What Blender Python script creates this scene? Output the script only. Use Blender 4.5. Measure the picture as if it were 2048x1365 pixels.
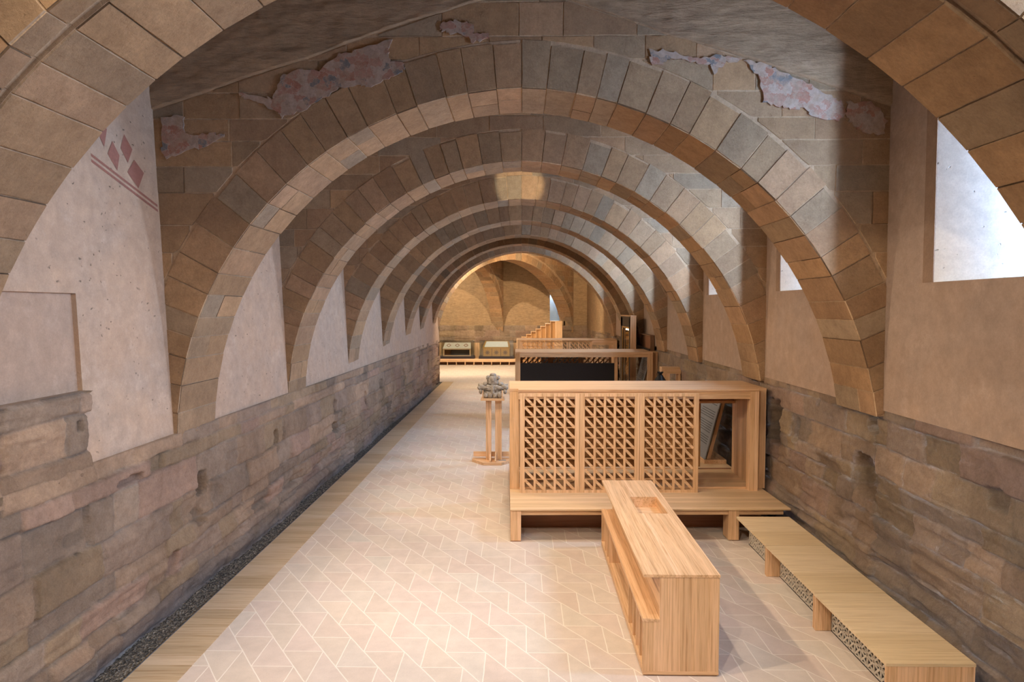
import bpy, math, random
import numpy as np
from mathutils import Vector, Matrix
for o in list(bpy.data.objects): bpy.data.objects.remove(o)
SC = bpy.context.scene; COL = SC.collection
R = math.radians

# ---------------------------------------------------------------- camera
cam_d = bpy.data.cameras.new('camera'); cam = bpy.data.objects.new('camera', cam_d); COL.objects.link(cam)
cam_d.sensor_width = 36.0; cam_d.lens = 36.0 * 1365 / 2048; cam_d.clip_end = 200
cam.location = (0, 0, 3.8)
cam.rotation_euler = (math.pi / 2 - 0.04795, 0, 0.0139)
SC.camera = cam

# ---------------------------------------------------------------- colour management, world, lights
vs = SC.view_settings
vs.view_transform = 'Standard'; vs.look = 'None'; vs.gamma = 1.0; vs.use_curve_mapping = False
vs.exposure = -0.08
SC.cycles.max_bounces = 8; SC.cycles.diffuse_bounces = 4; SC.cycles.glossy_bounces = 3
SC.cycles.transmission_bounces = 6; SC.cycles.transparent_max_bounces = 8
SC.cycles.sample_clamp_indirect = 4.0; SC.cycles.caustics_reflective = False; SC.cycles.caustics_refractive = False
SC.cycles.use_denoising = True
w = bpy.data.worlds.new('world'); SC.world = w; w.use_nodes = True
bg = w.node_tree.nodes['Background']; bg.inputs[0].default_value = (0.47, 0.67, 1.0, 1); bg.inputs[1].default_value = 165.0

# each bay has a window in the right wall: (y near jamb, y far jamb, sill)
WINDOWS = [(1.6, 3.4, 4.09), (5.55, 7.52, 4.085), (10.0, 11.93, 4.10), (14.5, 16.45, 4.12), (18.6, 20.45, 4.12), (22.7, 24.6, 4.12), (29.9, 31.6, 4.12)]
WTOP = 6.55
def area(name, loc, rot, sx, sy, e, color, portal=False, spread=180):
    d = bpy.data.lights.new(name, 'AREA'); d.shape = 'RECTANGLE'; d.size = sx; d.size_y = sy; d.energy = e; d.color = color
    d.spread = R(spread)
    o = bpy.data.objects.new(name, d); COL.objects.link(o); o.location = loc; o.rotation_euler = rot
    if portal: d.cycles.is_portal = True
    return o
def aim(o, to):
    o.rotation_euler = (Vector(to) - Vector(o.location)).to_track_quat('-Z', 'Y').to_euler()
for a, b, s in WINDOWS:
    area('window_portal', (5.12, b - 0.86, (s + WTOP) / 2), (0, R(90), 0), WTOP - s, 0.46, 1, (1, 1, 1), portal=True)
def spot(loc, to, e, ang=110, blend=0.6, color=(1.0, 0.84, 0.66), rad=0.06):
    d = bpy.data.lights.new('spot_lamp_light', 'SPOT'); d.energy = e; d.spot_size = R(ang); d.spot_blend = blend
    d.color = color; d.shadow_soft_size = rad
    o = bpy.data.objects.new('spot_lamp_light', d); COL.objects.link(o); o.location = loc; aim(o, to); return o
WARM = (1.0, 0.84, 0.66)
# front and back face of every cross arch
ARCHES = [(3.95, 5.12), (8.49, 9.55), (12.62, 13.6), (16.97, 18.0), (21.1, 22.15), (25.15, 26.25), (28.6, 29.6), (32.5, 33.55)]
# gallery lamps out of sight mostly behind crowns and left haunches, plus one added fill
spot((-1.5, 0.6, 7.6), (0.6, 7.5, 0), 1100, 95, 0.8, WARM)
spot((1.5, -0.5, 7.8), (0.4, 6.5, 0), 900, 90, 0.8, WARM)
for k, (f, b) in enumerate(ARCHES):
    e = [760, 620, 620, 380, 320, 380, 650, 0][k]
    if e:
        spot((-2.85, b + 0.22, 5.95), (1.6, b + 1.5, 0.4), e, 108, 0.6, (1.0, 0.77, 0.52))
        spot((0.1, b + 0.25, 7.0), (0.4, b + 1.3, 0), e * 0.7, 74, 0.7, WARM)
spot((2.6, 0.8, 6.6), (-4.3, 6.3, 1.6), 620, 60, 0.9, (1.0, 0.80, 0.60))  # fill spot added to brighten the near left wall
spot((0.0, 13.85, 6.95), (-0.05, 16.97, 6.85), 420, 24, 0.4, (1.0, 0.88, 0.62))
# the far room is lit much harder
spot((-1.3, 40.8, 8.0), (-2.2, 44.0, 0), 3600, 125, 0.6, (1.0, 0.80, 0.55))
spot((-6.0, 39.5, 8.0), (-4.6, 44.5, 0), 3600, 120, 0.6, (1.0, 0.80, 0.55))
spot((2.2, 35.6, 7.6), (1.2, 46.0, 2.0), 3000, 110, 0.6, (1.0, 0.76, 0.48))
spot((-2.0, 35.0, 7.6), (-2.5, 38.0, 0), 1800, 110, 0.6, (1.0, 0.84, 0.62))

# ---------------------------------------------------------------- node helpers
class NT:
    def __init__(s, name, rough=0.8):
        m = bpy.data.materials.new(name); m.use_nodes = True; s.m = m; s.n = m.node_tree.nodes; s.l = m.node_tree.links
        s.bsdf = s.n['Principled BSDF']; s.bsdf.inputs['Roughness'].default_value = rough
        s.bsdf.inputs['Specular IOR Level'].default_value = 0.3
        s._c = None
    def co(s):
        if not s._c: s._c = s.n.new('ShaderNodeTexCoord').outputs['Object']
        return s._c
    def put(s, sock, v):
        if isinstance(v, bpy.types.NodeSocket): s.l.new(v, sock)
        elif v is not None:
            if hasattr(sock.default_value, '__len__') and not hasattr(v, '__len__'): v = (v,) * len(sock.default_value)
            if hasattr(v, '__len__') and len(v) == 3 and len(sock.default_value) == 4: v = tuple(v) + (1,)
            sock.default_value = v
    def math(s, op, a, b=None, c=None, clamp=False):
        n = s.n.new('ShaderNodeMath'); n.operation = op; n.use_clamp = clamp
        s.put(n.inputs[0], a); s.put(n.inputs[1], b); s.put(n.inputs[2], c); return n.outputs[0]
    def scale(s, v, sc):
        n = s.n.new('ShaderNodeVectorMath'); n.operation = 'MULTIPLY'; s.put(n.inputs[0], v); s.put(n.inputs[1], sc); return n.outputs[0]
    def add(s, v, b):
        n = s.n.new('ShaderNodeVectorMath'); n.operation = 'ADD'; s.put(n.inputs[0], v); s.put(n.inputs[1], b); return n.outputs[0]
    def sep(s, v):
        n = s.n.new('ShaderNodeSeparateXYZ'); s.put(n.inputs[0], v); return n.outputs
    def comb(s, x, y, z):
        n = s.n.new('ShaderNodeCombineXYZ'); s.put(n.inputs[0], x); s.put(n.inputs[1], y); s.put(n.inputs[2], z); return n.outputs[0]
    def noise(s, scale, detail=4, rough=0.55, v=None, out='Fac', dist=0):
        n = s.n.new('ShaderNodeTexNoise'); n.inputs['Scale'].default_value = scale; n.inputs['Detail'].default_value = detail
        n.inputs['Roughness'].default_value = rough; n.inputs['Distortion'].default_value = dist
        s.put(n.inputs['Vector'], v if v is not None else s.co()); return n.outputs[out]
    def vor(s, scale, v=None, out='Distance', feature='F1'):
        n = s.n.new('ShaderNodeTexVoronoi'); n.feature = feature; n.inputs['Scale'].default_value = scale
        s.put(n.inputs['Vector'], v if v is not None else s.co()); return n.outputs[out]
    def white(s, v):
        n = s.n.new('ShaderNodeTexWhiteNoise'); s.put(n.inputs['Vector'], v); return n.outputs['Value']
    def ramp(s, f, stops, interp='LINEAR'):
        n = s.n.new('ShaderNodeValToRGB'); cr = n.color_ramp; cr.interpolation = interp
        while len(cr.elements) < len(stops): cr.elements.new(0.5)
        for e, (p, c) in zip(cr.elements, stops):
            e.position = p; e.color = (c, c, c, 1) if not hasattr(c, '__len__') else tuple(c) + (1,)
        s.put(n.inputs[0], f); return n.outputs[0]
    def mix(s, f, a, b, mode='MIX'):
        n = s.n.new('ShaderNodeMix'); n.data_type = 'RGBA'; n.blend_type = mode
        s.put(n.inputs[0], f); s.put(n.inputs[6], a); s.put(n.inputs[7], b); return n.outputs[2]
    def attr(s, name):
        n = s.n.new('ShaderNodeAttribute'); n.attribute_name = name; return n.outputs['Color']
    def bump(s, h, strength=0.5, dist=0.01, normal=None):
        n = s.n.new('ShaderNodeBump'); n.inputs['Strength'].default_value = strength; n.inputs['Distance'].default_value = dist
        s.put(n.inputs['Height'], h)
        if normal is not None: s.put(n.inputs['Normal'], normal)
        return n.outputs[0]
    def done(s, color, normal=None):
        s.put(s.bsdf.inputs['Base Color'], color)
        if normal is not None: s.put(s.bsdf.inputs['Normal'], normal)
        return s.m

def flat_mat(name, col, rough=0.6, metal=0.0, spec=0.3):
    t = NT(name, rough); t.bsdf.inputs['Metallic'].default_value = metal; t.bsdf.inputs['Specular IOR Level'].default_value = spec
    v = t.noise(30, 3); return t.done(t.mix(1.0, col, t.ramp(v, [(0.3, 0.88), (0.7, 1.08)]), 'MULTIPLY'))

def stone_mat(name, tint=(1, 1, 1), pit=1.0):
    t = NT(name, 0.93)
    c = t.attr('tone')
    big = t.ramp(t.noise(1.3, 5, 0.6), [(0.3, (0.84, 0.82, 0.80)), (0.7, (1.12, 1.10, 1.06))])
    fine = t.ramp(t.noise(38, 6, 0.7), [(0.3, 0.86), (0.72, 1.12)])
    mid = t.ramp(t.noise(7, 6, 0.72), [(0.3, (0.78, 0.75, 0.72)), (0.55, (1.0, 1.0, 1.0)), (0.75, (1.16, 1.14, 1.10))])
    c = t.mix(1.0, c, big, 'MULTIPLY'); c = t.mix(1.0, c, mid, 'MULTIPLY'); c = t.mix(1.0, c, fine, 'MULTIPLY'); c = t.mix(1.0, c, tint, 'MULTIPLY')
    pits = t.ramp(t.vor(26, t.add(t.co(), t.scale(t.noise(9, 3, out='Color'), 0.12))), [(0.0, 0.0), (0.16, 1.0)])
    sel = t.ramp(t.noise(3.1, 2), [(0.46, 0.0), (0.62, 1.0)])
    pits = t.mix(sel, (1, 1, 1), pits)
    c = t.mix(1.0, c, t.ramp(pits, [(0, 0.55), (1, 1.0)]), 'MULTIPLY')
    n1 = t.bump(t.noise(9, 9, 0.72), 0.8 * pit, 0.035)
    n2 = t.bump(t.noise(60, 5, 0.75), 0.8 * pit, 0.008, n1)
    n3 = t.bump(pits, 0.5, 0.008, n2)
    return t.done(c, n3)

def plaster_mat(name, base, alt, pits=True, streak=0.0, relief=0.6):
    t = NT(name, 0.9)
    f = t.ramp(t.noise(0.8, 7, 0.62), [(0.38, 0.0), (0.62, 1.0)])
    c = t.mix(f, base, alt)
    wh = t.ramp(t.noise(2.6, 8, 0.75, t.add(t.co(), (5, 3, 1))), [(0.56, 0.0), (0.70, 0.55)])
    c = t.mix(wh, c, tuple(min(0.8, x * 1.25 + 0.03) for x in alt))
    f2 = t.ramp(t.noise(5.5, 8, 0.75), [(0.3, 0.82), (0.7, 1.12)])
    c = t.mix(1.0, c, f2, 'MULTIPLY')
    f3 = t.ramp(t.noise(60, 3, 0.6), [(0.3, 0.94), (0.7, 1.05)])
    c = t.mix(1.0, c, f3, 'MULTIPLY')
    h = t.noise(7, 8, 0.62)
    nrm = t.bump(h, relief, 0.03)
    if pits:
        wv = t.add(t.co(), t.scale(t.noise(4, 3, out='Color'), (0.4, 0.4, 0.15)))
        p = t.ramp(t.vor(7, t.scale(wv, (1, 1, 1.6))), [(0.08, 0.0), (0.15, 1.0)])
        sel = t.ramp(t.noise(1.7, 3), [(0.44, 0.0), (0.52, 1.0)])
        p = t.mix(sel, (1, 1, 1), p)
        c = t.mix(1.0, c, t.ramp(p, [(0, 0.42), (1, 1.0)]), 'MULTIPLY')
        nrm = t.bump(p, 0.6, 0.01, nrm)
    if streak:
        s = t.noise(3.2, 8, 0.7, t.scale(t.co(), (1, 1, 5)))
        nrm = t.bump(s, streak, 0.07, nrm)
        c = t.mix(1.0, c, t.ramp(s, [(0.3, 0.72), (0.65, 1.1)]), 'MULTIPLY')
    return t.done(c, nrm)

def wood_mat(name, axis, base=(0.73, 0.475, 0.275), lam=0.055, contrast=1.0, across=None):
    """laminated pine: grain runs along `axis`, staves are laid side by side along `across`"""
    t = NT(name, 0.42); t.bsdf.inputs['Specular IOR Level'].default_value = 0.35
    co = t.co(); xyz = t.sep(co)
    if across is None: across = {0: 1, 1: 0, 2: 0}[axis]
    st = t.math('FLOOR', t.math('DIVIDE', xyz[across], lam))
    third = 3 - axis - across
    st2 = t.math('FLOOR', t.math('DIVIDE', xyz[third], lam * 2.2))
    idv = t.comb(st, st2, 3.7)
    rnd = t.white(idv); rnd2 = t.white(t.comb(st2, st, 9.1))
    stretch = [1.0, 1.0, 1.0]; stretch[axis] = 0.028
    v = t.add(t.scale(co, tuple(stretch)), t.comb(t.math('MULTIPLY', rnd, 3.0), t.math('MULTIPLY', rnd2, 5.0), rnd))
    g1 = t.noise(44, 4, 0.6, v, dist=0.25); g2 = t.noise(190, 2, 0.5, v)
    c = t.ramp(rnd, [(0.0, tuple(x * 0.88 for x in base)), (0.5, base), (1.0, (base[0] * 1.1, base[1] * 1.14, base[2] * 1.25))])
    k = contrast
    c = t.mix(1.0, c, t.ramp(g1, [(0.28, (1 - 0.34 * k, 1 - 0.44 * k, 1 - 0.56 * k)), (0.52, (1, 1, 1)), (0.8, (1.08, 1.08, 1.1))]), 'MULTIPLY')
    c = t.mix(1.0, c, t.ramp(g2, [(0.35, 0.93), (0.6, 1.03)]), 'MULTIPLY')
    return t.done(c, t.bump(g1, 0.08, 0.002))

def fresco_mat():
    t = NT('fresco', 0.85)
    v = t.add(t.scale(t.co(), (1.0, 1.0, 1.25)), t.scale(t.noise(7, 5, 0.65, out='Color'), 0.30))
    a = t.ramp(t.vor(8.5, v, 'Color'), [(0.0, (0.42, 0.32, 0.26)), (0.33, (0.36, 0.17, 0.12)), (0.42, (0.36, 0.27, 0.22)), (0.50, (0.19, 0.18, 0.18)), (0.56, (0.42, 0.31, 0.25)), (0.66, (0.38, 0.21, 0.16))], 'CONSTANT')
    e = t.ramp(t.vor(8.5, v, 'Distance', 'DISTANCE_TO_EDGE'), [(0.0, 1.0), (0.045, 0.0)])
    c = t.mix(e, a, (0.44, 0.34, 0.28))
    c = t.mix(t.ramp(t.noise(7, 6, 0.7), [(0.46, 0.0), (0.66, 1.0)]), c, (0.38, 0.27, 0.20))
    c = t.mix(1.0, c, t.ramp(t.noise(24, 6, 0.7), [(0.3, 0.72), (0.7, 1.1)]), 'MULTIPLY')
    return t.done(c, t.bump(t.noise(18, 6), 0.5, 0.012))

def tile_mat():
    t = NT('terracotta_tiles', 0.42); t.bsdf.inputs['Specular IOR Level'].default_value = 0.4
    x, y, z = t.sep(t.add(t.co(), t.scale(t.noise(6, 2, out='Color'), 0.010)))
    L = 0.785; h = 0.3687
    sv = t.math('SUBTRACT', t.math('MULTIPLY', x, 0.573), t.math('MULTIPLY', y, 0.819))
    vv = t.math('ADD', t.math('MULTIPLY', x, 0.819), t.math('MULTIPLY', y, 0.573))
    vk = t.math('DIVIDE', t.math('SUBTRACT', vv, 3.166 - 20 * h), h)
    k = t.math('FLOOR', vk); f = t.math('MULTIPLY', t.math('FRACT', vk), h)
    s0 = t.math('SUBTRACT', t.math('ADD', sv, 7.947 + 200 * L), t.math('MULTIPLY', t.math('SUBTRACT', k, 20), 0.6505))
    sc = t.math('DIVIDE', s0, L); cell = t.math('FLOOR', sc); s1 = t.math('MULTIPLY', t.math('FRACT', sc), L)
    d1 = t.math('DIVIDE', t.math('SUBTRACT', t.math('MULTIPLY', s1, 0.3687), t.math('MULTIPLY', f, 0.258)), 0.45)
    d2 = t.math('DIVIDE', t.math('ADD', t.math('MULTIPLY', t.math('SUBTRACT', s1, L), 0.3687), t.math('MULTIPLY', f, 0.527)), 0.643)
    d0 = t.math('MINIMUM', f, t.math('SUBTRACT', h, f))
    d = t.math('MINIMUM', t.math('MINIMUM', t.math('ABSOLUTE', d1), t.math('ABSOLUTE', d2)), d0)
    left = t.math('LESS_THAN', d1, 0.0); right = t.math('GREATER_THAN', d2, 0.0)
    cid = t.math('SUBTRACT', cell, left)
    typ = t.math('ADD', left, right)
    r1 = t.white(t.comb(k, cid, t.math('MULTIPLY', typ, 3.3)))
    r2 = t.white(t.comb(cid, t.math('MULTIPLY', typ, 5.1), k))
    c = t.ramp(r1, [(0.0, (0.66, 0.55, 0.49)), (0.3, (0.67, 0.585, 0.51)), (0.6, (0.69, 0.58, 0.525)), (0.85, (0.66, 0.60, 0.54)), (1.0, (0.70, 0.60, 0.52))])
    c = t.mix(1.0, c, t.ramp(t.noise(4.5, 5, 0.65), [(0.3, 0.86), (0.7, 1.0)]), 'MULTIPLY')
    c = t.mix(1.0, c, t.ramp(t.noise(70, 3), [(0.3, 0.96), (0.7, 1.03)]), 'MULTIPLY')
    g = t.ramp(d, [(0.0035, 1.0), (0.0065, 0.0)])
    c = t.mix(g, c, (0.82, 0.76, 0.69))
    t.put(t.bsdf.inputs['Roughness'], t.ramp(r2, [(0, 0.36), (1, 0.5)]))
    return t.done(c, t.bump(t.ramp(d, [(0.0, 0.0), (0.012, 1.0)]), 0.25, 0.004))

def gravel_mat():
    t = NT('gravel', 0.9)
    c = t.ramp(t.vor(45, out='Color'), [(0.0, (0.03, 0.03, 0.03)), (0.5, (0.12, 0.105, 0.09)), (0.8, (0.26, 0.22, 0.17)), (1.0, (0.42, 0.38, 0.32))])
    return t.done(c, t.bump(t.vor(45), 1.0, 0.02))

def glass_mat(name='clear_glass', tint=(1, 1, 1), alpha=0.10, rough=0.02):
    m = bpy.data.materials.new(name); m.use_nodes = True; n = m.node_tree.nodes; l = m.node_tree.links
    for x in list(n): n.remove(x)
    o = n.new('ShaderNodeOutputMaterial'); mx = n.new('ShaderNodeMixShader'); tr = n.new('ShaderNodeBsdfTransparent'); g = n.new('ShaderNodeBsdfGlossy')
    tr.inputs[0].default_value = tint + (1,); g.inputs['Roughness'].default_value = rough; mx.inputs[0].default_value = alpha
    l.new(tr.outputs[0], mx.inputs[1]); l.new(g.outputs[0], mx.inputs[2]); l.new(mx.outputs[0], o.inputs[0]); return m

M = dict(
    stone=stone_mat('sandstone', (1.0, 0.91, 0.84)), wallstone=stone_mat('old_wall_stone', (1.0, 0.98, 0.97), pit=1.3), wallstone_left=stone_mat('pinkish_wall_stone', (1.24, 1.12, 1.02), pit=1.3),
    plaster_left=plaster_mat('pinkish_plaster', (0.54, 0.36, 0.24), (0.48, 0.345, 0.25)),
    plaster_right=plaster_mat('buff_plaster', (0.40, 0.285, 0.215), (0.38, 0.285, 0.23), pits=False),
    rough=plaster_mat('rough_lime_render', (0.42, 0.285, 0.175), (0.36, 0.24, 0.15), pits=False, streak=0.7),
    backwall=plaster_mat('warm_brick_render', (0.42, 0.28, 0.16), (0.36, 0.25, 0.15), pits=True, streak=0.6),
    fresco=fresco_mat(), tile=tile_mat(), gravel=gravel_mat(),
    wx=wood_mat('pine_grain_x', 0), wy=wood_mat('pine_grain_y', 1), wz=wood_mat('pine_grain_z', 2),
    wzy=wood_mat('pine_grain_z_side', 2, across=1),
    wxz=wood_mat('pine_grain_x_edge', 0, across=2), wyz=wood_mat('pine_grain_y_edge', 1, across=2),
    bench=wood_mat('pale_pine', 0, (0.70, 0.55, 0.35), 0.30, 0.6),
    deck=wood_mat('deck_pine', 0, (0.68, 0.485, 0.29), 0.12, 0.7),
    walk=wood_mat('boardwalk_pine', 0, (0.56, 0.42, 0.27), 0.22, 0.9),
    dark=wood_mat('pine_darkened_for_shade', 0, (0.30, 0.14, 0.075), 0.2, 0.5),  # darker pine: shade under decks and inside recesses is put into the colour
    black=flat_mat('matt_black_metal', (0.012, 0.013, 0.016), 0.45), plinth=flat_mat('dark_plinth', (0.035, 0.028, 0.034), 0.5),
    screen=flat_mat('black_glossy_panel', (0.010, 0.011, 0.014), 0.32, 0, 0.5),
    grey=flat_mat('grey_info_panel', (0.24, 0.26, 0.29), 0.4), ink=flat_mat('dark_grey_lettering', (0.06, 0.07, 0.08), 0.6),
    tilew=flat_mat('pale_cement_tile', (0.62, 0.57, 0.50), 0.6), white=flat_mat('white_plaster_cast', (0.78, 0.76, 0.72), 0.6),
    gold=flat_mat('gilded_wood', (0.62, 0.36, 0.10), 0.35, 0.5), carv=flat_mat('brown_carved_wood', (0.20, 0.11, 0.06), 0.6),
    red=flat_mat('dull_red_paint', (0.33, 0.14, 0.10), 0.8), steel=flat_mat('grey_window_steel', (0.10, 0.12, 0.15), 0.4),
    jamb=plaster_mat('white_window_render', (0.80, 0.78, 0.74), (0.78, 0.77, 0.74), pits=True, relief=0.12),
    jambstone=plaster_mat('brown_stone_surround', (0.30, 0.20, 0.14), (0.26, 0.18, 0.13), pits=False),
    ceil=wood_mat('dark_ceiling_boards', 0, (0.22, 0.14, 0.08), 0.25, 0.8), glass=glass_mat(), haze=glass_mat('frosted_edge_glass', (0.93, 0.95, 0.94), 0.12, 0.05),
    carvp=wood_mat('amber_pine', 2, (0.50, 0.27, 0.11), 0.1, 0.6), carvstone=None, paint=flat_mat('pale_painted_lid', (0.80, 0.84, 0.88), 0.25), conc=flat_mat('leak_slab_grey', (0.35, 0.33, 0.3), 0.9),
)
tcs = NT('carved_grey_stone', 0.9)
M['carvstone'] = tcs.done(tcs.ramp(tcs.noise(22, 6, 0.7), [(0.3, (0.24, 0.205, 0.17)), (0.55, (0.44, 0.39, 0.33)), (0.75, (0.60, 0.55, 0.49))]), tcs.bump(tcs.noise(38, 6, 0.7), 0.9, 0.012))

# ---------------------------------------------------------------- object helpers
def tag(o, label=None, cat=None, group=None, kind=None):
    for k, v in (('label', label), ('category', cat), ('group', group), ('kind', kind)):
        if v: o[k] = v
    return o
def empty(name, loc=(0, 0, 0), rz=0.0, label=None, cat=None, group=None):
    o = bpy.data.objects.new(name, None); COL.objects.link(o); o.location = loc; o.rotation_euler = (0, 0, rz)
    o.empty_display_size = 0.1; return tag(o, label, cat, group)
class MB:
    """collects shapes into one mesh"""
    def __init__(s): s.v = []; s.f = []; s.mi = []; s.col = []
    def face(s, pts, mi=0, col=None):
        i = len(s.v); s.v += [tuple(p) for p in pts]; s.f.append(tuple(range(i, i + len(pts)))); s.mi.append(mi); s.col.append(col or (1, 1, 1))
    def hexa(s, p, mi=0):
        i = len(s.v); s.v += [tuple(q) for q in p]
        for f in ((0, 3, 2, 1), (4, 5, 6, 7), (0, 1, 5, 4), (1, 2, 6, 5), (2, 3, 7, 6), (3, 0, 4, 7)):
            s.f.append(tuple(i + k for k in f)); s.mi.append(mi); s.col.append((1, 1, 1))
        return s
    def box(s, x0, y0, z0, x1, y1, z1, mi=0):
        x0, x1 = min(x0, x1), max(x0, x1); y0, y1 = min(y0, y1), max(y0, y1); z0, z1 = min(z0, z1), max(z0, z1)
        return s.hexa([(x0, y0, z0), (x1, y0, z0), (x1, y1, z0), (x0, y1, z0), (x0, y0, z1), (x1, y0, z1), (x1, y1, z1), (x0, y1, z1)], mi)
    def bar(s, a, b, wd, th, up=(0, 1, 0)):
        a = Vector(a); b = Vector(b); d = (b - a).normalized(); u = Vector(up).normalized(); n = d.cross(u).normalized() * wd / 2; u = u * th / 2
        return s.hexa([a - n - u, a + n - u, b + n - u, b - n - u, a - n + u, a + n + u, b + n + u, b - n + u])
    def lathe(s, prof, seg=20, c=(0, 0, 0)):
        i = len(s.v)
        for r, z in prof:
            for k in range(seg): a = 2 * math.pi * k / seg; s.v.append((c[0] + r * math.cos(a), c[1] + r * math.sin(a), c[2] + z))
        for j in range(len(prof) - 1):
            for k in range(seg):
                k2 = (k + 1) % seg; s.f.append((i + j * seg + k, i + j * seg + k2, i + (j + 1) * seg + k2, i + (j + 1) * seg + k)); s.mi.append(0); s.col.append((1, 1, 1))
        s.f.append(tuple(i + k for k in reversed(range(seg)))); s.mi.append(0); s.col.append((1, 1, 1))
        s.f.append(tuple(i + (len(prof) - 1) * seg + k for k in range(seg))); s.mi.append(0); s.col.append((1, 1, 1))
        return s
    def prism(s, poly, z0, z1):
        n = len(poly); i = len(s.v)
        s.v += [(x, y, z0) for x, y in poly] + [(x, y, z1) for x, y in poly]
        fs = [tuple(i + k for k in reversed(range(n))), tuple(i + n + k for k in range(n))] + [(i + k, i + (k + 1) % n, i + n + (k + 1) % n, i + n + k) for k in range(n)]
        for f in fs: s.f.append(f); s.mi.append(0); s.col.append((1, 1, 1))
        return s
    def build(s, name, mats, parent=None, bevel=0.0, tone=False, smooth=False):
        me = bpy.data.meshes.new(name); me.from_pydata(s.v, [], s.f)
        if not isinstance(mats, (list, tuple)): mats = [mats]
        for m in mats: me.materials.append(m)
        me.polygons.foreach_set('material_index', s.mi)
        if tone:
            at = me.color_attributes.new('tone', 'FLOAT_COLOR', 'CORNER'); arr = []
            for f, c in zip(s.f, s.col): arr += list(tuple(c) + (1,)) * len(f)
            at.data.foreach_set('color', arr)
        if smooth: me.polygons.foreach_set('use_smooth', [True] * len(s.f))
        me.update()
        o = bpy.data.objects.new(name, me); COL.objects.link(o)
        if parent: o.parent = parent
        if bevel:
            b = o.modifiers.new('bevel', 'BEVEL'); b.width = bevel; b.segments = 2; b.limit_method = 'ANGLE'; b.angle_limit = R(40)
        return o
def grid_obj(name, P, mat, tone=None, mask=None, flip=False, smooth=True, parent=None):
    """P: (n, m, 3) array of points -> grid mesh"""
    n, m = P.shape[:2]; idx = np.arange(n * m).reshape(n, m)
    q = np.stack([idx[:-1, :-1], idx[1:, :-1], idx[1:, 1:], idx[:-1, 1:]], -1)
    if flip: q = q[..., ::-1]
    q = q.reshape(-1, 4)
    if mask is not None: q = q[mask.reshape(-1)]
    me = bpy.data.meshes.new(name); me.vertices.add(n * m); me.vertices.foreach_set('co', P.reshape(-1).astype(np.float32))
    me.loops.add(len(q) * 4); me.loops.foreach_set('vertex_index', q.reshape(-1).astype(np.int32))
    me.polygons.add(len(q)); me.polygons.foreach_set('loop_start', np.arange(0, len(q) * 4, 4, dtype=np.int32))
    me.update(calc_edges=True); me.validate()
    me.polygons.foreach_set('use_smooth', [smooth] * len(me.polygons))
    me.materials.append(mat)
    if tone is not None:
        at = me.color_attributes.new('tone', 'FLOAT_COLOR', 'POINT'); a = np.ones((n * m, 4), np.float32); a[:, :3] = tone.reshape(-1, 3); at.data.foreach_set('color', a.reshape(-1))
    o = bpy.data.objects.new(name, me); COL.objects.link(o)
    if parent: o.parent = parent
    return o
def vnoise(x, y, seed=0):
    rs = np.random.RandomState(seed); T = rs.rand(256, 256)
    xi = np.floor(x).astype(int); yi = np.floor(y).astype(int); xf = x - xi; yf = y - yi
    xf = xf * xf * (3 - 2 * xf); yf = yf * yf * (3 - 2 * yf); g = lambda a, b: T[a % 256, b % 256]
    return (g(xi, yi) * (1 - xf) + g(xi + 1, yi) * xf) * (1 - yf) + (g(xi, yi + 1) * (1 - xf) + g(xi + 1, yi + 1) * xf) * yf
def fbm(x, y, seed=0, oct=4):
    s = 0; a = 0.5
    for k in range(oct): s = s + a * vnoise(x * 2 ** k, y * 2 ** k, seed + k); a *= 0.5
    return s / (1 - 0.5 ** oct)

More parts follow.
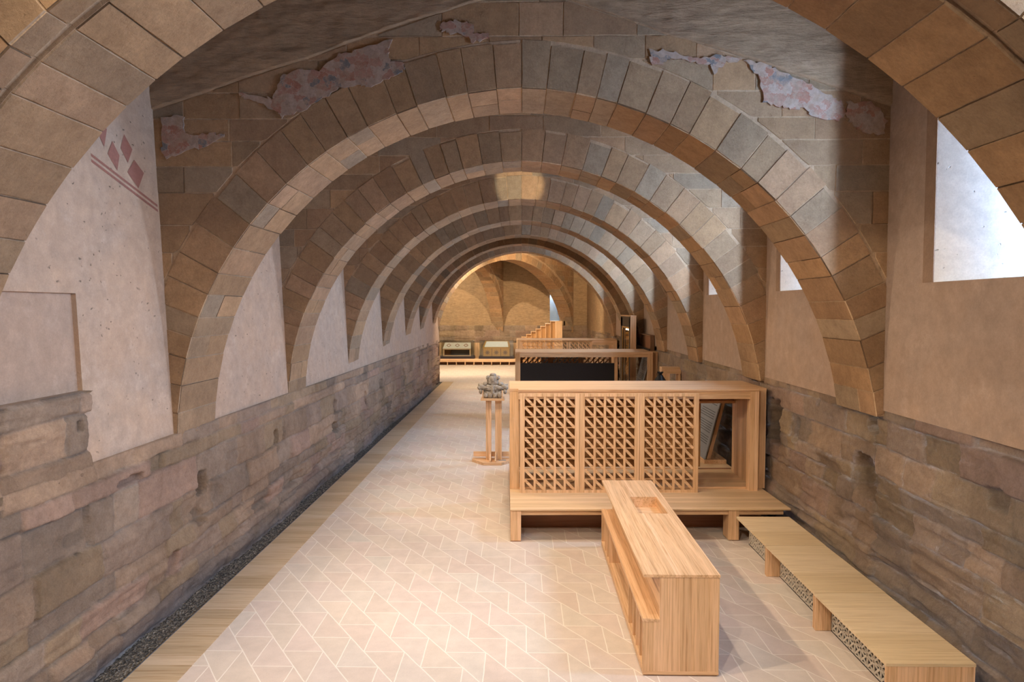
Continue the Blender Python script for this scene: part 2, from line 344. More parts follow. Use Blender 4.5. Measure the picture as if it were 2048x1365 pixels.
# ---------------------------------------------------------------- masonry
TONES = [(0.41, 0.28, 0.168), (0.39, 0.272, 0.168), (0.41, 0.285, 0.185), (0.37, 0.268, 0.175), (0.36, 0.265, 0.172), (0.43, 0.295, 0.175), (0.39, 0.265, 0.165)]
GREYS = [(0.355, 0.275, 0.19), (0.345, 0.28, 0.205)]
def tone_of(rg, grey=0.12):
    c = rg.choice(GREYS) if rg.random() < grey else rg.choice(TONES); k = rg.uniform(0.85, 1.12); return tuple(x * k for x in c)
def block(mb, poly, mp, rg, col, gap=0.003, rise=0.004, jd=0.009, jit=0.0035, sub=0.16):
    """one dressed stone: outline poly (u,v) counter-clockwise, mp(u,v,w) -> point"""
    pts = []
    n = len(poly)
    for i in range(n):
        a = poly[i]; b = poly[(i + 1) % n]; L = math.hypot(b[0] - a[0], b[1] - a[1]); k = max(1, min(8, int(L / sub)))
        nx, ny = ((a[1] - b[1]) / (L + 1e-9), (b[0] - a[0]) / (L + 1e-9))
        for j in range(k):
            t = j / k; d = rg.uniform(-jit, jit * 0.3) if j else 0
            pts.append((a[0] + (b[0] - a[0]) * t - nx * d, a[1] + (b[1] - a[1]) * t - ny * d))
    ar = sum(p[0] * q[1] - q[0] * p[1] for p, q in zip(pts, pts[1:] + pts[:1])) / 2
    if abs(ar) < 0.003: return
    if ar < 0: pts.reverse()
    m = len(pts)
    def inset(g):
        out = []
        for i in range(m):
            p0 = pts[i - 1]; p = pts[i]; p1 = pts[(i + 1) % m]
            e0 = (p[0] - p0[0], p[1] - p0[1]); e1 = (p1[0] - p[0], p1[1] - p[1])
            l0 = math.hypot(*e0) + 1e-9; l1 = math.hypot(*e1) + 1e-9
            n0 = (-e0[1] / l0, e0[0] / l0); n1 = (-e1[1] / l1, e1[0] / l1); nx, ny = n0[0] + n1[0], n0[1] + n1[1]
            q = nx * nx + ny * ny; k = min(2.0 / max(q, 0.3), 3.0)
            out.append((p[0] + nx * g * k, p[1] + ny * g * k))
        return out
    r0 = inset(gap); r1 = inset(gap + 0.004); h = rise + rg.uniform(-0.003, 0.005)
    i = len(mb.v); jc = (0.56, 0.44, 0.31) if rg.random() < 0.7 else (0.16, 0.11, 0.07)
    mb.v += [tuple(mp(u, v, -jd)) for u, v in r0] + [tuple(mp(u, v, h)) for u, v in r1]
    for k in range(m):
        k2 = (k + 1) % m; mb.f.append((i + k, i + k2, i + m + k2, i + m + k)); mb.mi.append(0); mb.col.append(jc)
    mb.f.append(tuple(i + m + k for k in range(m))); mb.mi.append(0); mb.col.append(col)

CL, RL = (0.09, 2.066), 4.433
CR, RR = (-0.186, 1.873), 4.634
MORT = (0.50, 0.39, 0.28)
def make_arch(root, seed, org, U, N, T, halfscale=(1.0, 1.0), zs=1.0, ring=0.56, zl=2.15, zr=2.45, ztop=8.8, ul=-4.7, ur=4.62,
              detail=True, gable=(7.72, 0.325), groove=None, lamin=1.0):
    """diaphragm arch: org = point on the floor under the crown on the front face, U = span direction, N = outward normal of the front, T = thickness"""
    rg = random.Random(seed)
    org = Vector(org); U = Vector(U).normalized(); N = Vector(N).normalized(); Z = Vector((0, 0, 1))
    sl, sr = halfscale
    def P(u, z, w): return org + U * u + Z * z + N * w
    def arc(side, phi, r_extra=0.0):
        c, r = (CL, RL) if side < 0 else (CR, RR); s = sl if side < 0 else sr
        return ((c[0] + (r + r_extra) * math.cos(phi)) * s, (c[1] + (r + r_extra) * math.sin(phi) - 6.5) * zs + 6.5 + (zs - 1) * 2.0)
    # angles
    ph_l0 = math.pi - math.asin((zl - CL[1]) / RL); ph_la = math.acos(max(-1, -CL[0] / RL))
    ph_ra = math.acos(-CR[0] / RR); ph_r0 = math.asin((zr - CR[1]) / RR)
    bounds = []
    def split(a, b, r, side):
        out = [a]; L = abs(b - a) * r; pos = 0; ws = []
        while pos < L: x = rg.uniform(0.26, 0.40); ws.append(x); pos += x
        k = L / pos; acc = 0
        for x in ws[:-1]: acc += x * k / L * (b - a); out.append(a + acc)
        out.append(b); return out
    al = split(ph_l0, ph_la, RL, -1); ar_ = split(ph_ra, ph_r0, RR, 1)
    seq = [(-1, x) for x in al] + [(1, x) for x in ar_[1:]]
    ns = len(al) - 1
    ring_mb = MB(); sof = MB(); sp = MB()
    def dirv(i):
        if i == ns: return (0.0, 1.0)
        s, ph = seq[i]; a = arc(s, ph); b = arc(s, ph, 0.5); L = math.hypot(b[0] - a[0], b[1] - a[1]); return ((b[0] - a[0]) / L, (b[1] - a[1]) / L)
    inn = [arc(s, ph) for s, ph in seq]
    ext = []
    for i in range(len(seq) - 1):
        a, b = inn[i], inn[i + 1]; da, db = dirv(i), dirv(i + 1); rt = ring + rg.uniform(-0.035, 0.035)
        col = tone_of(rg, 0.16)
        oa = (a[0] + da[0] * rt, a[1] + da[1] * rt); ob = (b[0] + db[0] * rt, b[1] + db[1] * rt)
        ext += [oa, ob]
        def cl(p): return (max(ul + 0.02, min(ur - 0.02, p[0])), p[1])
        block(ring_mb, [a, b, cl(ob), cl(oa)], P, rg, col)
        # soffit stones
        def SP(s, y, w, a=a, b=b):
            L = math.hypot(b[0] - a[0], b[1] - a[1]); t = s / L
            u = a[0] + (b[0] - a[0]) * t; z = a[1] + (b[1] - a[1]) * t
            nx, nz = (b[1] - a[1]) / L, -(b[0] - a[0]) / L
            return P(u + nx * w, z + nz * w, -y)
        L = math.hypot(b[0] - a[0], b[1] - a[1])
        cuts = [0.0, T]
        if groove: cuts = [0.0, groove - 0.035, groove + 0.035, T]
        elif rg.random() < 0.3: cuts = [0.0, T * rg.uniform(0.35, 0.65), T]
        for j in range(len(cuts) - 1):
            if groove and j == 1: continue
            c2 = col if rg.random() < 0.6 else tone_of(rg, 0.16)
            block(sof, [(0, cuts[j]), (L, cuts[j]), (L, cuts[j + 1]), (0, cuts[j + 1])], SP, rg, c2, gap=0.003, jd=0.009)
    # extrados as height function
    exs = []
    for s, a0, a1 in ((-1, ph_l0, ph_la), (1, ph_ra, ph_r0)):
        for k in range(60): exs.append(arc(s, a0 + (a1 - a0) * k / 59, ring + 0.01))
    exs.sort(); ex_u = np.array([e[0] for e in exs]); ex_z = np.array([e[1] for e in exs])
    def zext(u):
        if u < ex_u[0] or u > ex_u[-1]: return zl
        return float(np.interp(u, ex_u, ex_z))
    def zg(u): return gable[0] - gable[1] * abs(u)
    # spandrel courses, clipped by the ring below and the old roof line above
    z = min(zl, zr)
    while z < gable[0]:
        z1 = z + rg.uniform(0.27, 0.42); u = ul
        while u < ur:
            u1 = min(ur, u + rg.uniform(0.5, 1.25))
            if ur - u1 < 0.25: u1 = ur
            us = np.linspace(u, u1, max(3, int((u1 - u) / 0.06)))
            lo = np.array([max(z, zext(q)) for q in us]); hi = np.array([min(z1, zg(q)) for q in us]); ok = hi - lo > 0.02
            if ok.any():
                ii = np.where(ok)[0]; a, b = ii[0], ii[-1]
                if ok[a:b + 1].all() and b > a:
                    bot = [(us[k], lo[k]) for k in range(a, b + 1)]; top = [(us[k], hi[k]) for k in range(b, a - 1, -1)]
                    def simp(Q):
                        out = [Q[0]]
                        for k in range(1, len(Q) - 1):
                            x0, y0 = out[-1]; x1, y1 = Q[k]; x2, y2 = Q[k + 1]
                            if abs((x1 - x0) * (y2 - y0) - (x2 - x0) * (y1 - y0)) > 0.0006: out.append(Q[k])
                        out.append(Q[-1]); return out
                    block(sp, simp(bot) + simp(top), P, rg, tone_of(rg, 0.25), rise=0.0, jit=0.006)
            u = u1
        z = z1
    # core behind the dressed stones
    core = MB(); us = [ul] + [p[0] for p in inn] + [ur]
    zin = [zl - 0.3 if ul < inn[0][0] else inn[0][1]] + [p[1] for p in inn] + [zr - 0.3]
    pts = list(zip(us, zin)); e = 0.007
    pts[0] = (ul, inn[0][1]); pts[-1] = (ur, inn[-1][1])
    for (u0, z0), (u1, z1) in zip(pts[:-1], pts[1:]):
        if u1 <= u0: continue
        L = math.hypot(u1 - u0, z1 - z0); ox, oz = -(z1 - z0) / L * e, (u1 - u0) / L * e
        a0, a1, b0, b1 = (u0 + ox, z0 + oz), (u1 + ox, z1 + oz), (u0, ztop), (u1, ztop)
        core.face([P(*a0, -e), P(*a1, -e), P(*b1, -e), P(*b0, -e)], 0, MORT)
        core.face([P(*a1, -T), P(*a0, -T), P(*b0, -T), P(*b1, -T)], 0, tone_of(rg, 0.1))
        if not groove:
            core.face([P(*a0, -e), P(*a0, -T), P(*a1, -T), P(*a1, -e)], 0, MORT)
        else:
            def off(k): return (u0 + ox * k, z0 + oz * k), (u1 + ox * k, z1 + oz * k)
            for k, y0_, y1_ in ((1, e, groove - .035), (5, groove - .035, groove + .035), (1, groove + .035, T)):
                c0, c1 = off(k); core.face([P(*c0, -y0_), P(*c0, -y1_), P(*c1, -y1_), P(*c1, -y0_)], 0, MORT)
            (c0, c1), (d0, d1) = off(1), off(5)
            for y_ in (groove - .035, groove + .035): core.face([P(*c0, -y_), P(*c1, -y_), P(*d1, -y_), P(*d0, -y_)], 0, MORT)
    ring_mb.build('arch_ring', M['stone'], root, tone=True)
    sof.build('arch_soffit', M['stone'], root, tone=True)
    sp.build('spandrel', M['stone'], root, tone=True)
    core.build('wall_core', M['stone'], root, tone=True)
    # rough render above the old roof line
    st = 0.035 if detail else 0.2
    uu = np.arange(ul, ur + st, st); vvv = np.concatenate([[0, 0.006], np.linspace(0.012, 1, 60 if detail else 10)])
    Uu, Vv = np.meshgrid(uu, vvv, indexing='ij'); zlo = gable[0] - gable[1] * np.abs(Uu) + 0.09 * (fbm(Uu * 1.1 + 9, Vv * 0 + seed, seed) - 0.5)
    Zz = zlo + (ztop - zlo) * Vv
    Ww = 0.035 + 0.05 * (fbm(Uu * 1.6, Zz * 6, seed + 3, 5) - 0.5) + 0.035 * (fbm(Uu * 6, Zz * 16, seed + 13, 3) - 0.5); Ww[:, 0] = -0.01
    pos = np.array(org)[None, None] + Uu[..., None] * np.array(U) + Zz[..., None] * np.array(Z) + Ww[..., None] * np.array(N)
    grid_obj('rough_render', pos, M['rough'], parent=root)
    return P

ARCH_LABELS = ['nearest sandstone arch, overhead at the frame edges with a groove in its underside',
    'second sandstone arch, large and whole, with painted plaster patches above it',
    'third sandstone arch, seen complete just inside the large front one',
    'fourth sandstone arch, its crown lit by a bright spot',
    'fifth sandstone arch, directly behind the one with the lit crown',
    'sixth sandstone arch, between the fifth and the two farthest of the hall',
    'seventh sandstone arch, last but one of the straight row',
    'farthest sandstone arch of the straight row, framing the bright end room']
for k, (f, b) in enumerate(ARCHES):
    root = empty('stone_arch', (0, f, 0), 0, ARCH_LABELS[k], 'arch', 'stone arches across the hall')
    Pm = make_arch(root, 11 + k, (0, 0, 0), (1, 0, 0), (0, -1, 0), b - f, detail=(k == 1), groove=0.22 if k == 0 else None, ring=0.56)
    if k == 1:
        # surviving pieces of painted plaster on the spandrels
        def patch(pts, sd, w=0.022):
            rg = random.Random(sd); q = []
            for i in range(len(pts)):
                a = pts[i]; c = pts[(i + 1) % len(pts)]
                for j in range(5):
                    t = j / 5; q.append((a[0] + (c[0] - a[0]) * t + rg.uniform(-.02, .02), a[1] + (c[1] - a[1]) * t + rg.uniform(-.02, .02)))
            m_ = MB(); m_.face([Pm(u, z, w) for u, z in q])
            for i in range(len(q)):
                a = q[i]; c = q[(i + 1) % len(q)]; m_.face([Pm(*a, -0.01), Pm(*c, -0.01), Pm(*c, w), Pm(*a, w)])
            m_.build('painted_plaster', M['fresco'], root)
        patch([(-2.99, 6.53), (-3.06, 6.38), (-3.15, 6.39), (-3.47, 6.46), (-3.44, 6.39), (-3.23, 6.32), (-3.01, 6.22), (-2.95, 6.15), (-2.72, 6.21), (-2.38, 6.42), (-2.23, 6.5), (-1.96, 6.54), (-1.91, 6.5), (-1.62, 6.62), (-1.46, 6.69), (-1.42, 6.75), (-1.46, 6.81), (-1.62, 6.82), (-1.63, 7.01), (-1.57, 7.09), (-2.05, 6.94), (-2.24, 6.91), (-2.46, 6.71), (-2.71, 6.73), (-2.95, 6.64)], 1)
        patch([(-0.98, 7.19), (-0.88, 7.15), (-0.68, 7.13), (-0.59, 7.04), (-0.42, 7.08), (-0.4, 7.13), (-0.59, 7.14), (-0.6, 7.24), (-0.65, 7.28), (-0.8, 7.3), (-0.9, 7.28), (-0.99, 7.25)], 2)
        patch([(-4.43, 5.88), (-4.44, 5.7), (-4.4, 5.66), (-4.1, 5.75), (-3.94, 5.79), (-3.68, 5.9), (-3.68, 5.95), (-3.87, 5.95), (-4.17, 5.95), (-4.16, 6.17), (-4.45, 6.15)], 3)
        patch([(2.79, 6.72), (2.9, 6.57), (2.94, 6.3), (3.13, 6.26), (3.26, 6.22), (3.44, 6.24), (3.53, 6.13), (3.86, 6.08), (3.93, 6.13), (3.9, 6.3), (3.79, 6.37), (3.57, 6.48), (3.34, 6.59), (3.12, 6.69), (2.94, 6.78), (2.7, 6.8)], 4)
        patch([(3.95, 6.11), (4.02, 6.04), (4.15, 5.95), (4.4, 5.91), (4.44, 6.08), (4.37, 6.21), (4.23, 6.3), (3.95, 6.3)], 5)
        patch([(1.56, 6.77), (1.7, 6.75), (1.76, 6.82), (1.9, 6.84), (2.05, 6.78), (2.3, 6.77), (2.33, 6.66), (2.5, 6.78), (2.67, 6.81), (2.41, 6.88), (2.12, 6.83), (1.94, 6.88), (1.74, 6.93), (1.56, 6.94)], 6)

# two splayed arches of the corner room, fanning out from the inner corner
ex = dict(ring=0.5, ztop=8.8, detail=False, gable=(8.6, 0.1))
A0 = Vector((-4.25, 34.3, 0)); A1 = Vector((3.55, 46.9, 0)); d = (A1 - A0); Lh = d.length; U_ = d.normalized(); N_ = Vector((U_.y, -U_.x, 0))
root = empty('stone_arch', (A0 + A1) / 2, 0, 'wide splayed arch crossing the end room to the stair window', 'arch', 'splayed arches of the end room')
make_arch(root, 71, (0, 0, 0), U_, N_, 0.95, halfscale=(Lh / 2 / 4.34, Lh / 2 / 4.4), zs=1.08, ul=-Lh / 2, ur=Lh / 2, zl=2.1, zr=2.3, **ex)
B1 = Vector((-1.25, 46.9, 0)); d = (B1 - A0); Lh = d.length; U_ = d.normalized(); N_ = Vector((U_.y, -U_.x, 0))
root = empty('stone_arch', (A0 + B1) / 2, 0, 'splayed arch over the display cases landing on the middle of the end wall', 'arch', 'splayed arches of the end room')
make_arch(root, 72, (0, 0, 0), U_, N_, 0.85, halfscale=(Lh / 2 / 4.34, Lh / 2 / 4.4), zs=1.03, ul=-Lh / 2, ur=Lh / 2, zl=2.1, zr=2.3, **ex)

# ---------------------------------------------------------------- side walls
def stone_wall(name, side, y0, y1, ztop, X, seed, res=0.02, holes=(), zcut=None, step0=0.02, grow=0.0022, blue=1.0):
    ys = [y0]
    while ys[-1] < y1: ys.append(ys[-1] + step0 + grow * max(0, ys[-1] - 5))
    ys[-1] = y1; ys = np.array(ys); zs = np.arange(-0.05, ztop + res * 0.5, res); zs[-1] = ztop
    Y, Zc = np.meshgrid(ys, zs, indexing='ij')
    rg = random.Random(seed)
    wob = 0.05 * (fbm(Y * 0.9, Zc * 0.9, seed, 3) - 0.5) + 0.03 * (fbm(Y * 4, Zc * 4, seed + 5, 2) - 0.5)
    Zw = Zc + wob; Yw = Y + 0.05 * (fbm(Y * 3 + 7, Zc * 3, seed + 9, 3) - 0.5)
    h = np.zeros_like(Y); tone = np.zeros(Y.shape + (3,)); groove = np.zeros_like(Y)
    z = -0.1
    while z < ztop + 0.1:
        z1 = z + rg.choice((rg.uniform(0.16, 0.26), rg.uniform(0.28, 0.46), rg.uniform(0.28, 0.40))); row = (Zw >= z) & (Zw < z1); y = y0 - rg.random()
        while y < y1 + 0.5:
            yb = y + rg.choice((rg.uniform(0.3, 0.7), rg.uniform(0.7, 1.5))); c = row & (Yw >= y) & (Yw < yb)
            if c.any():
                off = rg.uniform(-0.03, 0.03); tl = rg.uniform(-0.03, 0.03)
                if rg.random() < 0.08: off -= 0.04
                dd = np.minimum(np.minimum(Zw[c] - z, z1 - Zw[c]), np.minimum(Yw[c] - y, yb - Yw[c]))
                h[c] = off + tl * ((Zw[c] - z) / (z1 - z) - 0.5); g = np.clip(1 - dd / 0.022, 0, 1); groove[c] = g
                t = rg.choice([(0.30, 0.225, 0.165), (0.34, 0.25, 0.18), (0.27, 0.215, 0.17), (0.31, 0.24, 0.19), (0.29, 0.22, 0.15), (0.33, 0.235, 0.185)])
                k = rg.uniform(0.82, 1.15); tone[c] = np.array(t) * k
            y = yb
        z = z1
    ero = fbm(Y * 0.8, Zc * 5.5, seed + 20, 5)                      # bedding-plane weathering, strongest low down
    low = np.clip(1.15 - Zc / max(ztop, 0.1), 0.15, 1)
    h += -0.030 * groove * (0.4 + 1.2 * fbm(Y * 2, Zc * 2, seed + 30, 2)) + (0.20 if side > 0 else 0.14) * low * (ero - 0.5) - 0.05 * np.clip((fbm(Y * 0.55 + 3, Zc * 7, seed + 21, 3) - 0.62) / 0.06, 0, 1) * low + 0.035 * (fbm(Y * 7, Zc * 9, seed + 40, 4) - 0.5)
    soft = fbm(Y * 1.5, Zc * 2, seed + 60, 4)[..., None]
    tone = tone * (0.78 + 0.45 * soft)
    tone = tone * (1 - 0.22 * groove[..., None]) + 0.07 * groove[..., None] * (soft > 0.52)
    damp = np.clip(1.0 - (Zc - 0.0) / 0.42 + 0.9 * (fbm(Y * 0.9, Zc * 1.5, seed + 70, 3) - 0.5), 0, 1)[..., None] * blue
    tone = tone * (1 - 0.75 * damp) + damp * 0.75 * np.array((0.135, 0.138, 0.155)) * (0.7 + 0.7 * fbm(Y * 6, Zc * 9, seed + 80, 3))[..., None]
    for (hy, hz, ry, rz, dp) in holes:
        q = np.maximum(np.abs(Y - hy) / ry, np.abs(Zc - hz) / rz) * 0.6 + 0.4 * np.hypot((Y - hy) / ry, (Zc - hz) / rz)
        q = q + 0.5 * (fbm(Y * 6, Zc * 6, seed + 90, 2) - 0.5)
        m = np.clip((1.0 - q) / 0.16, 0, 1); h = h * (1 - m) - dp * m
        tone = tone * (1 - 0.25 * m[..., None])
    Xs = X(Y, Zc) - side * h
    # top row folds back to make the ledge
    P = np.stack([Xs, Y, Zc], -1)
    top = P[:, -1:, :].copy(); top[..., 0] = X(Y[:, -1:], Zc[:, -1:]) + side * 0.12
    P = np.concatenate([P, top], 1); tone = np.concatenate([tone, tone[:, -1:]], 1)
    o = grid_obj(name, P, M['wallstone_left' if side < 0 else 'wallstone'], tone=tone, flip=(side < 0))
    return o
XL = lambda y, z: -4.33 + 0.006 * (y - 8)
XPL = lambda y, z: -4.385 - 0.042 * (z - 2.2) + 0.008 * (y - 8.5)
lw = stone_wall('wall_left', -1, 2.5, 34.6, 2.22, XL, 5, holes=[(9.15, 1.43, .17, .17, .22), (11.9, 1.45, .10, .22, .3), (15.6, 1.52, .10, .17, .3), (15.6, 1.05, .12, .12, .12), (9.0, 1.0, .15, .12, .1), (6.5, 1.55, .16, .07, .05), (18.6, 1.35, .12, .2, .3), (20.6, 1.5, .14, .16, .25), (24.5, 1.4, .14, .25, .3), (28, 1.6, .2, .25, .25), (8.3, .62, .13, .15, .08), (7.4, 1.9, .28, .05, .05), (30.5, 1.2, .2, .3, .2)])
tag(lw, 'left wall base of weathered sandstone courses', None, None, 'structure')
lw2 = stone_wall('wall_left_upper_courses', -1, 2.5, 6.80, 0.80, lambda y, z: -4.345 + 0 * y, 8, res=0.02, blue=0, holes=[(6.62, 0.47, .05, .06, .05)])
lw2.location = (0, 0, 2.17); lw2.name = 'wall_left_base'; tag(lw2, 'stone courses left of the plaster edge', None, None, 'structure')
XR = lambda y, z: 4.515 + 0 * y
rw = stone_wall('wall_right', 1, 2.5, 47.1, 2.53, XR, 17, holes=[(9.0, 1.6, .28, .30, .30), (8.75, 2.32, .11, .13, .25), (12.15, 1.75, .3, .42, .4), (11.2, 1.8, .07, .2, .2), (6.45, 1.98, .14, .12, .06), (11.6, 2.42, .05, .1, .1), (10.4, 2.38, .05, .07, .1)])
tag(rw, 'right wall base of eroded sandstone courses', None, None, 'structure')

def quad_wall(name, quads, mat, kind='structure', parent=None):
    mb = MB()
    for q in quads: mb.face(q)
    o = mb.build(name, mat, parent)
    if kind: o['kind'] = kind
    return o
# left plaster: bottom at the ledge, lower left part replaced by stone and a recessed panel
def PL(y, z, dx=0.0): return (XPL(y, z) + dx, y, z)
ql = []
ysl = np.arange(6.8, 34.61, 1.158)
for a, b in zip(ysl[:-1], ysl[1:]): ql.append([PL(a, 2.1), PL(b, 2.1), PL(b, 8.8), PL(a, 8.8)])
ql.append([PL(-4, 3.95), PL(6.8, 3.95), PL(6.8, 8.8), PL(-4, 8.8)])
ql.append([PL(6.8, 2.1), PL(6.8, 3.95), PL(6.8, 3.95, -.07), PL(6.8, 2.1, -.07)]); ql.append([PL(-4, 3.95), PL(-4, 3.95, -.07), PL(6.8, 3.95, -.07), PL(6.8, 3.95)])
quad_wall('wall_left_plaster', ql, M['plaster_left'])
quad_wall('wall_left_panel', [[PL(-4, 2.1, -.05), PL(6.8, 2.1, -.05), PL(6.8, 3.95, -.05), PL(-4, 3.95, -.05)]], plaster_mat('flat_pink_render', (0.46, 0.31, 0.215), (0.44, 0.31, 0.225), pits=False))
# end of the left wall, turning into the side wing
quad_wall('wall_corner', [[(-4.17, 34.6, -0.05), (-4.17, 34.6, 8.8), (-16, 34.6, 8.8), (-16, 34.6, -0.05)]], M['backwall'])
mb = MB(); XP = 4.49
q = []
prev = -4.0
def rect(y0, y1, z0, z1): q.append([(XP, y1, z0), (XP, y0, z0), (XP, y0, z1), (XP, y1, z1)])
for a, b, s in WINDOWS:
    rect(prev, a, 2.53, 8.8); rect(a, b, 2.53, s); rect(a, b, WTOP, 8.8); prev = b
rect(prev, 33.6, 2.53, 8.8)
q.append([(XP, -4, 2.53), (XP, 33.6, 2.53), (XP + .1, 33.6, 2.53), (XP + .1, -4, 2.53)])
quad_wall('wall_right_plaster', q, M['plaster_right'])
quad_wall('wall_right_end', [[(4.5, 47.1, 2.4), (4.5, 33.55, 2.4), (4.5, 33.55, 8.8), (4.5, 47.1, 8.8)]], M['backwall'])
for n_, (a, b, s) in enumerate(WINDOWS):
    # deep splayed reveal narrowing to a slit of glass
    wroot = empty('window_%d' % (n_ + 1), (XP, b, s)); wroot['kind'] = 'structure'
    H_ = WTOP - s; L_ = b - a; D_ = 0.52; g0, g1 = -1.08, -0.65
    m_ = MB()
    m_.face([(0, 0, 0), (0, 0, H_), (D_, g1, H_), (D_, g1, 0)]); m_.face([(0, -L_, H_), (0, -L_, 0), (D_, g0, 0), (D_, g0, H_)])
    m_.face([(0, -L_, 0), (0, 0, 0), (D_, g1, 0), (D_, g0, 0)]); m_.face([(0, 0, H_), (0, -L_, H_), (D_, g0, H_), (D_, g1, H_)])
    for y_ in (g0, g1): m_.face([(D_, y_, 0), (D_, y_, H_), (D_ + .14, y_, H_), (D_ + .14, y_, 0)])
    for z_ in (0, H_): m_.face([(D_, g0, z_), (D_, g1, z_), (D_ + .14, g1, z_), (D_ + .14, g0, z_)])
    m_.build('window_reveal', M['jamb'], wroot)
    m_ = MB(); t_ = 0.035
    for y0, y1, z0, z1 in ((g0, g0 + t_, 0, H_), (g1 - t_, g1, 0, H_), (g0, g1, 0, t_), (g0, g1, H_ - t_, H_)): m_.box(D_ + .02, y0, z0, D_ + .06, y1, z1)
    m_.build('window_frame', M['steel'], wroot)
    m_ = MB(); m_.box(D_ + .03, g0 + t_, t_, D_ + .036, g1 - t_, H_ - t_); m_.build('window_pane', M['glass'], wroot)
    m_ = MB(); m_.box(-0.006, 0.003, 0, 0.05, 0.20, H_); m_.build('window_surround', M['jambstone'], wroot)

# far wall of the corner room, wing, room behind the camera, ceiling
bw = stone_wall('wall_back', 1, -5.2, 16.0, 2.62, lambda y, z: 0 * y, 31, res=0.05, step0=0.06, grow=0.0, blue=0.3)
bw.rotation_euler = (0, 0, R(90)); bw.location = (0, 46.95, 0); tag(bw, None, None, None, 'structure')
quad_wall('wall_back_plaster', [[(-16, 47.0, 2.6), (0.9, 47.0, 2.6), (0.9, 47.0, 8.8), (-16, 47.0, 8.8)], [(2.9, 47.0, 2.6), (5, 47.0, 2.6), (5, 47.0, 8.8), (2.9, 47.0, 8.8)], [(0.9, 47.0, 4.7), (2.9, 47.0, 4.7), (2.9, 47.0, 8.8), (0.9, 47.0, 8.8)], [(0.9, 47.0, 2.6), (1.95, 47.0, 2.6), (1.95, 47.0, 4.7), (0.9, 47.0, 4.7)], [(1.9, 47.0, 2.4), (3.0, 47.0, 2.4), (3.0, 47.0, 2.93), (1.9, 47.0, 2.93)]], M['backwall'])
wroot = empty('window_8', (2.4, 47.6, 2.9)); wroot['kind'] = 'structure'
m_ = MB(); m_.face([(-0.45, -0.6, -0.3), (-0.45, -0.6, 1.8), (-0.45, 0.2, 1.8), (-0.45, 0.2, -0.3)]); m_.face([(0.5, -0.6, 1.8), (0.5, -0.6, -0.3), (0.5, 0.2, -0.3), (0.5, 0.2, 1.8)])
m_.face([(-0.45, -0.6, 0), (-0.45, 0.2, 0), (0.5, 0.2, 0), (0.5, -0.6, 0)]); m_.build('window_reveal', M['jamb'], wroot)
m_ = MB()
for z in np.arange(0.0, 1.8, 0.16): m_.box(-0.45, 0.1, z, 0.5, 0.12, z + 0.14)
m_.box(-0.5, 0.12, -0.3, 0.55, 0.15, 1.85); m_.build('window_louvre', flat_mat('blue_grey_louvre', (0.30, 0.38, 0.46), 0.5), wroot)
quad_wall('wall_wing', [[(-16, 34, 0), (-16, 47, 0), (-16, 47, 8.8), (-16, 34, 8.8)]], M['backwall'])
quad_wall('wall_behind', [[(-4.7, -4, 0), (4.7, -4, 0), (4.7, -4, 8.8), (-4.7, -4, 8.8)]], M['plaster_right'])
quad_wall('wall_left_near', [[(-4.34, 2.6, 0), (-4.34, -4, 0), (-4.34, -4, 3.95), (-4.34, 2.6, 3.95)]], M['plaster_left'])
quad_wall('wall_right_near', [[(4.5, -4, 0), (4.5, 2.6, 0), (4.5, 2.6, 2.6), (4.5, -4, 2.6)]], M['plaster_right'])
quad_wall('ceiling', [[(-16, -4, 8.8), (-16, 47.2, 8.8), (5, 47.2, 8.8), (5, -4, 8.8)]], M['ceil'])
# remains of the painted frieze high on the left wall
m_ = MB(); rg = random.Random(6)
for k, (y, z) in enumerate(((7.42, 5.72), (7.86, 5.62), (8.02, 5.38), (7.62, 5.50))):
    w_ = 0.11 if k != 2 else 0.16; h_ = 0.16
    q_ = [(y - w_, z - .02), (y + .02, z - h_), (y + w_, z + .03), (y - .03, z + h_)]
    m_.face([PL(a_ + rg.uniform(-.02, .02), b_ + rg.uniform(-.02, .02), .004) for a_, b_ in q_])
for k in range(2): m_.face([PL(7.2, 5.40 - k * .06, .004), PL(8.45, 5.05 - k * .06, .004), PL(8.45, 5.08 - k * .06, .004), PL(7.2, 5.43 - k * .06, .004)])
o = m_.build('painted_frieze', M['red']); tag(o, 'faded red painted blocks high on the left plaster wall', 'painting')

# ---------------------------------------------------------------- floor
fl = MB(); fl.face([(-3.52, -4, 0), (4.6, -4, 0), (4.6, 47.1, 0), (-3.5, 47.1, 0)]); fl.face([(-16, 35.1, 0), (-3.5, 35.1, 0), (-3.5, 47.1, 0), (-16, 47.1, 0)])
o = fl.build('floor', M['tile']); o['kind'] = 'structure'
m_ = MB(); m_.box(-16.2, -4.2, -0.3, 5.2, 47.4, -0.07); o = m_.build('floor_leak_slab', M['conc']); o['kind'] = 'structure'  # slab added below the floor to stop light leaking in under the walls
m_ = MB(); m_.box(-4.06, -4, -0.03, -3.50, 35.1, 0.006); o = m_.build('floor_board_strip', M['walk']); o['kind'] = 'structure'
m_ = MB()
ys = np.arange(3.0, 35.15, 0.05); xs = np.linspace(-4.40, -4.062, 10); Xg, Yg = np.meshgrid(xs, ys, indexing='ij')
Pg = np.stack([Xg, Yg, -0.035 + 0.03 * vnoise(Xg * 35, Yg * 35, 3)], -1)
o = grid_obj('gravel_channel', Pg, M['gravel'], flip=False)
q2 = MB(); q2.face([(-16, 34.5, -0.02), (-3.5, 34.5, -0.02), (-3.5, 35.12, -0.02), (-16, 35.12, -0.02)]); o2 = q2.build('gravel_bed', M['gravel']); tag(o2, 'dark gravel turning the corner at the far end of the left wall', 'gravel', None, 'stuff'); tag(o, 'strip of dark gravel between the left wall and the floor boards', 'gravel', None, 'stuff')
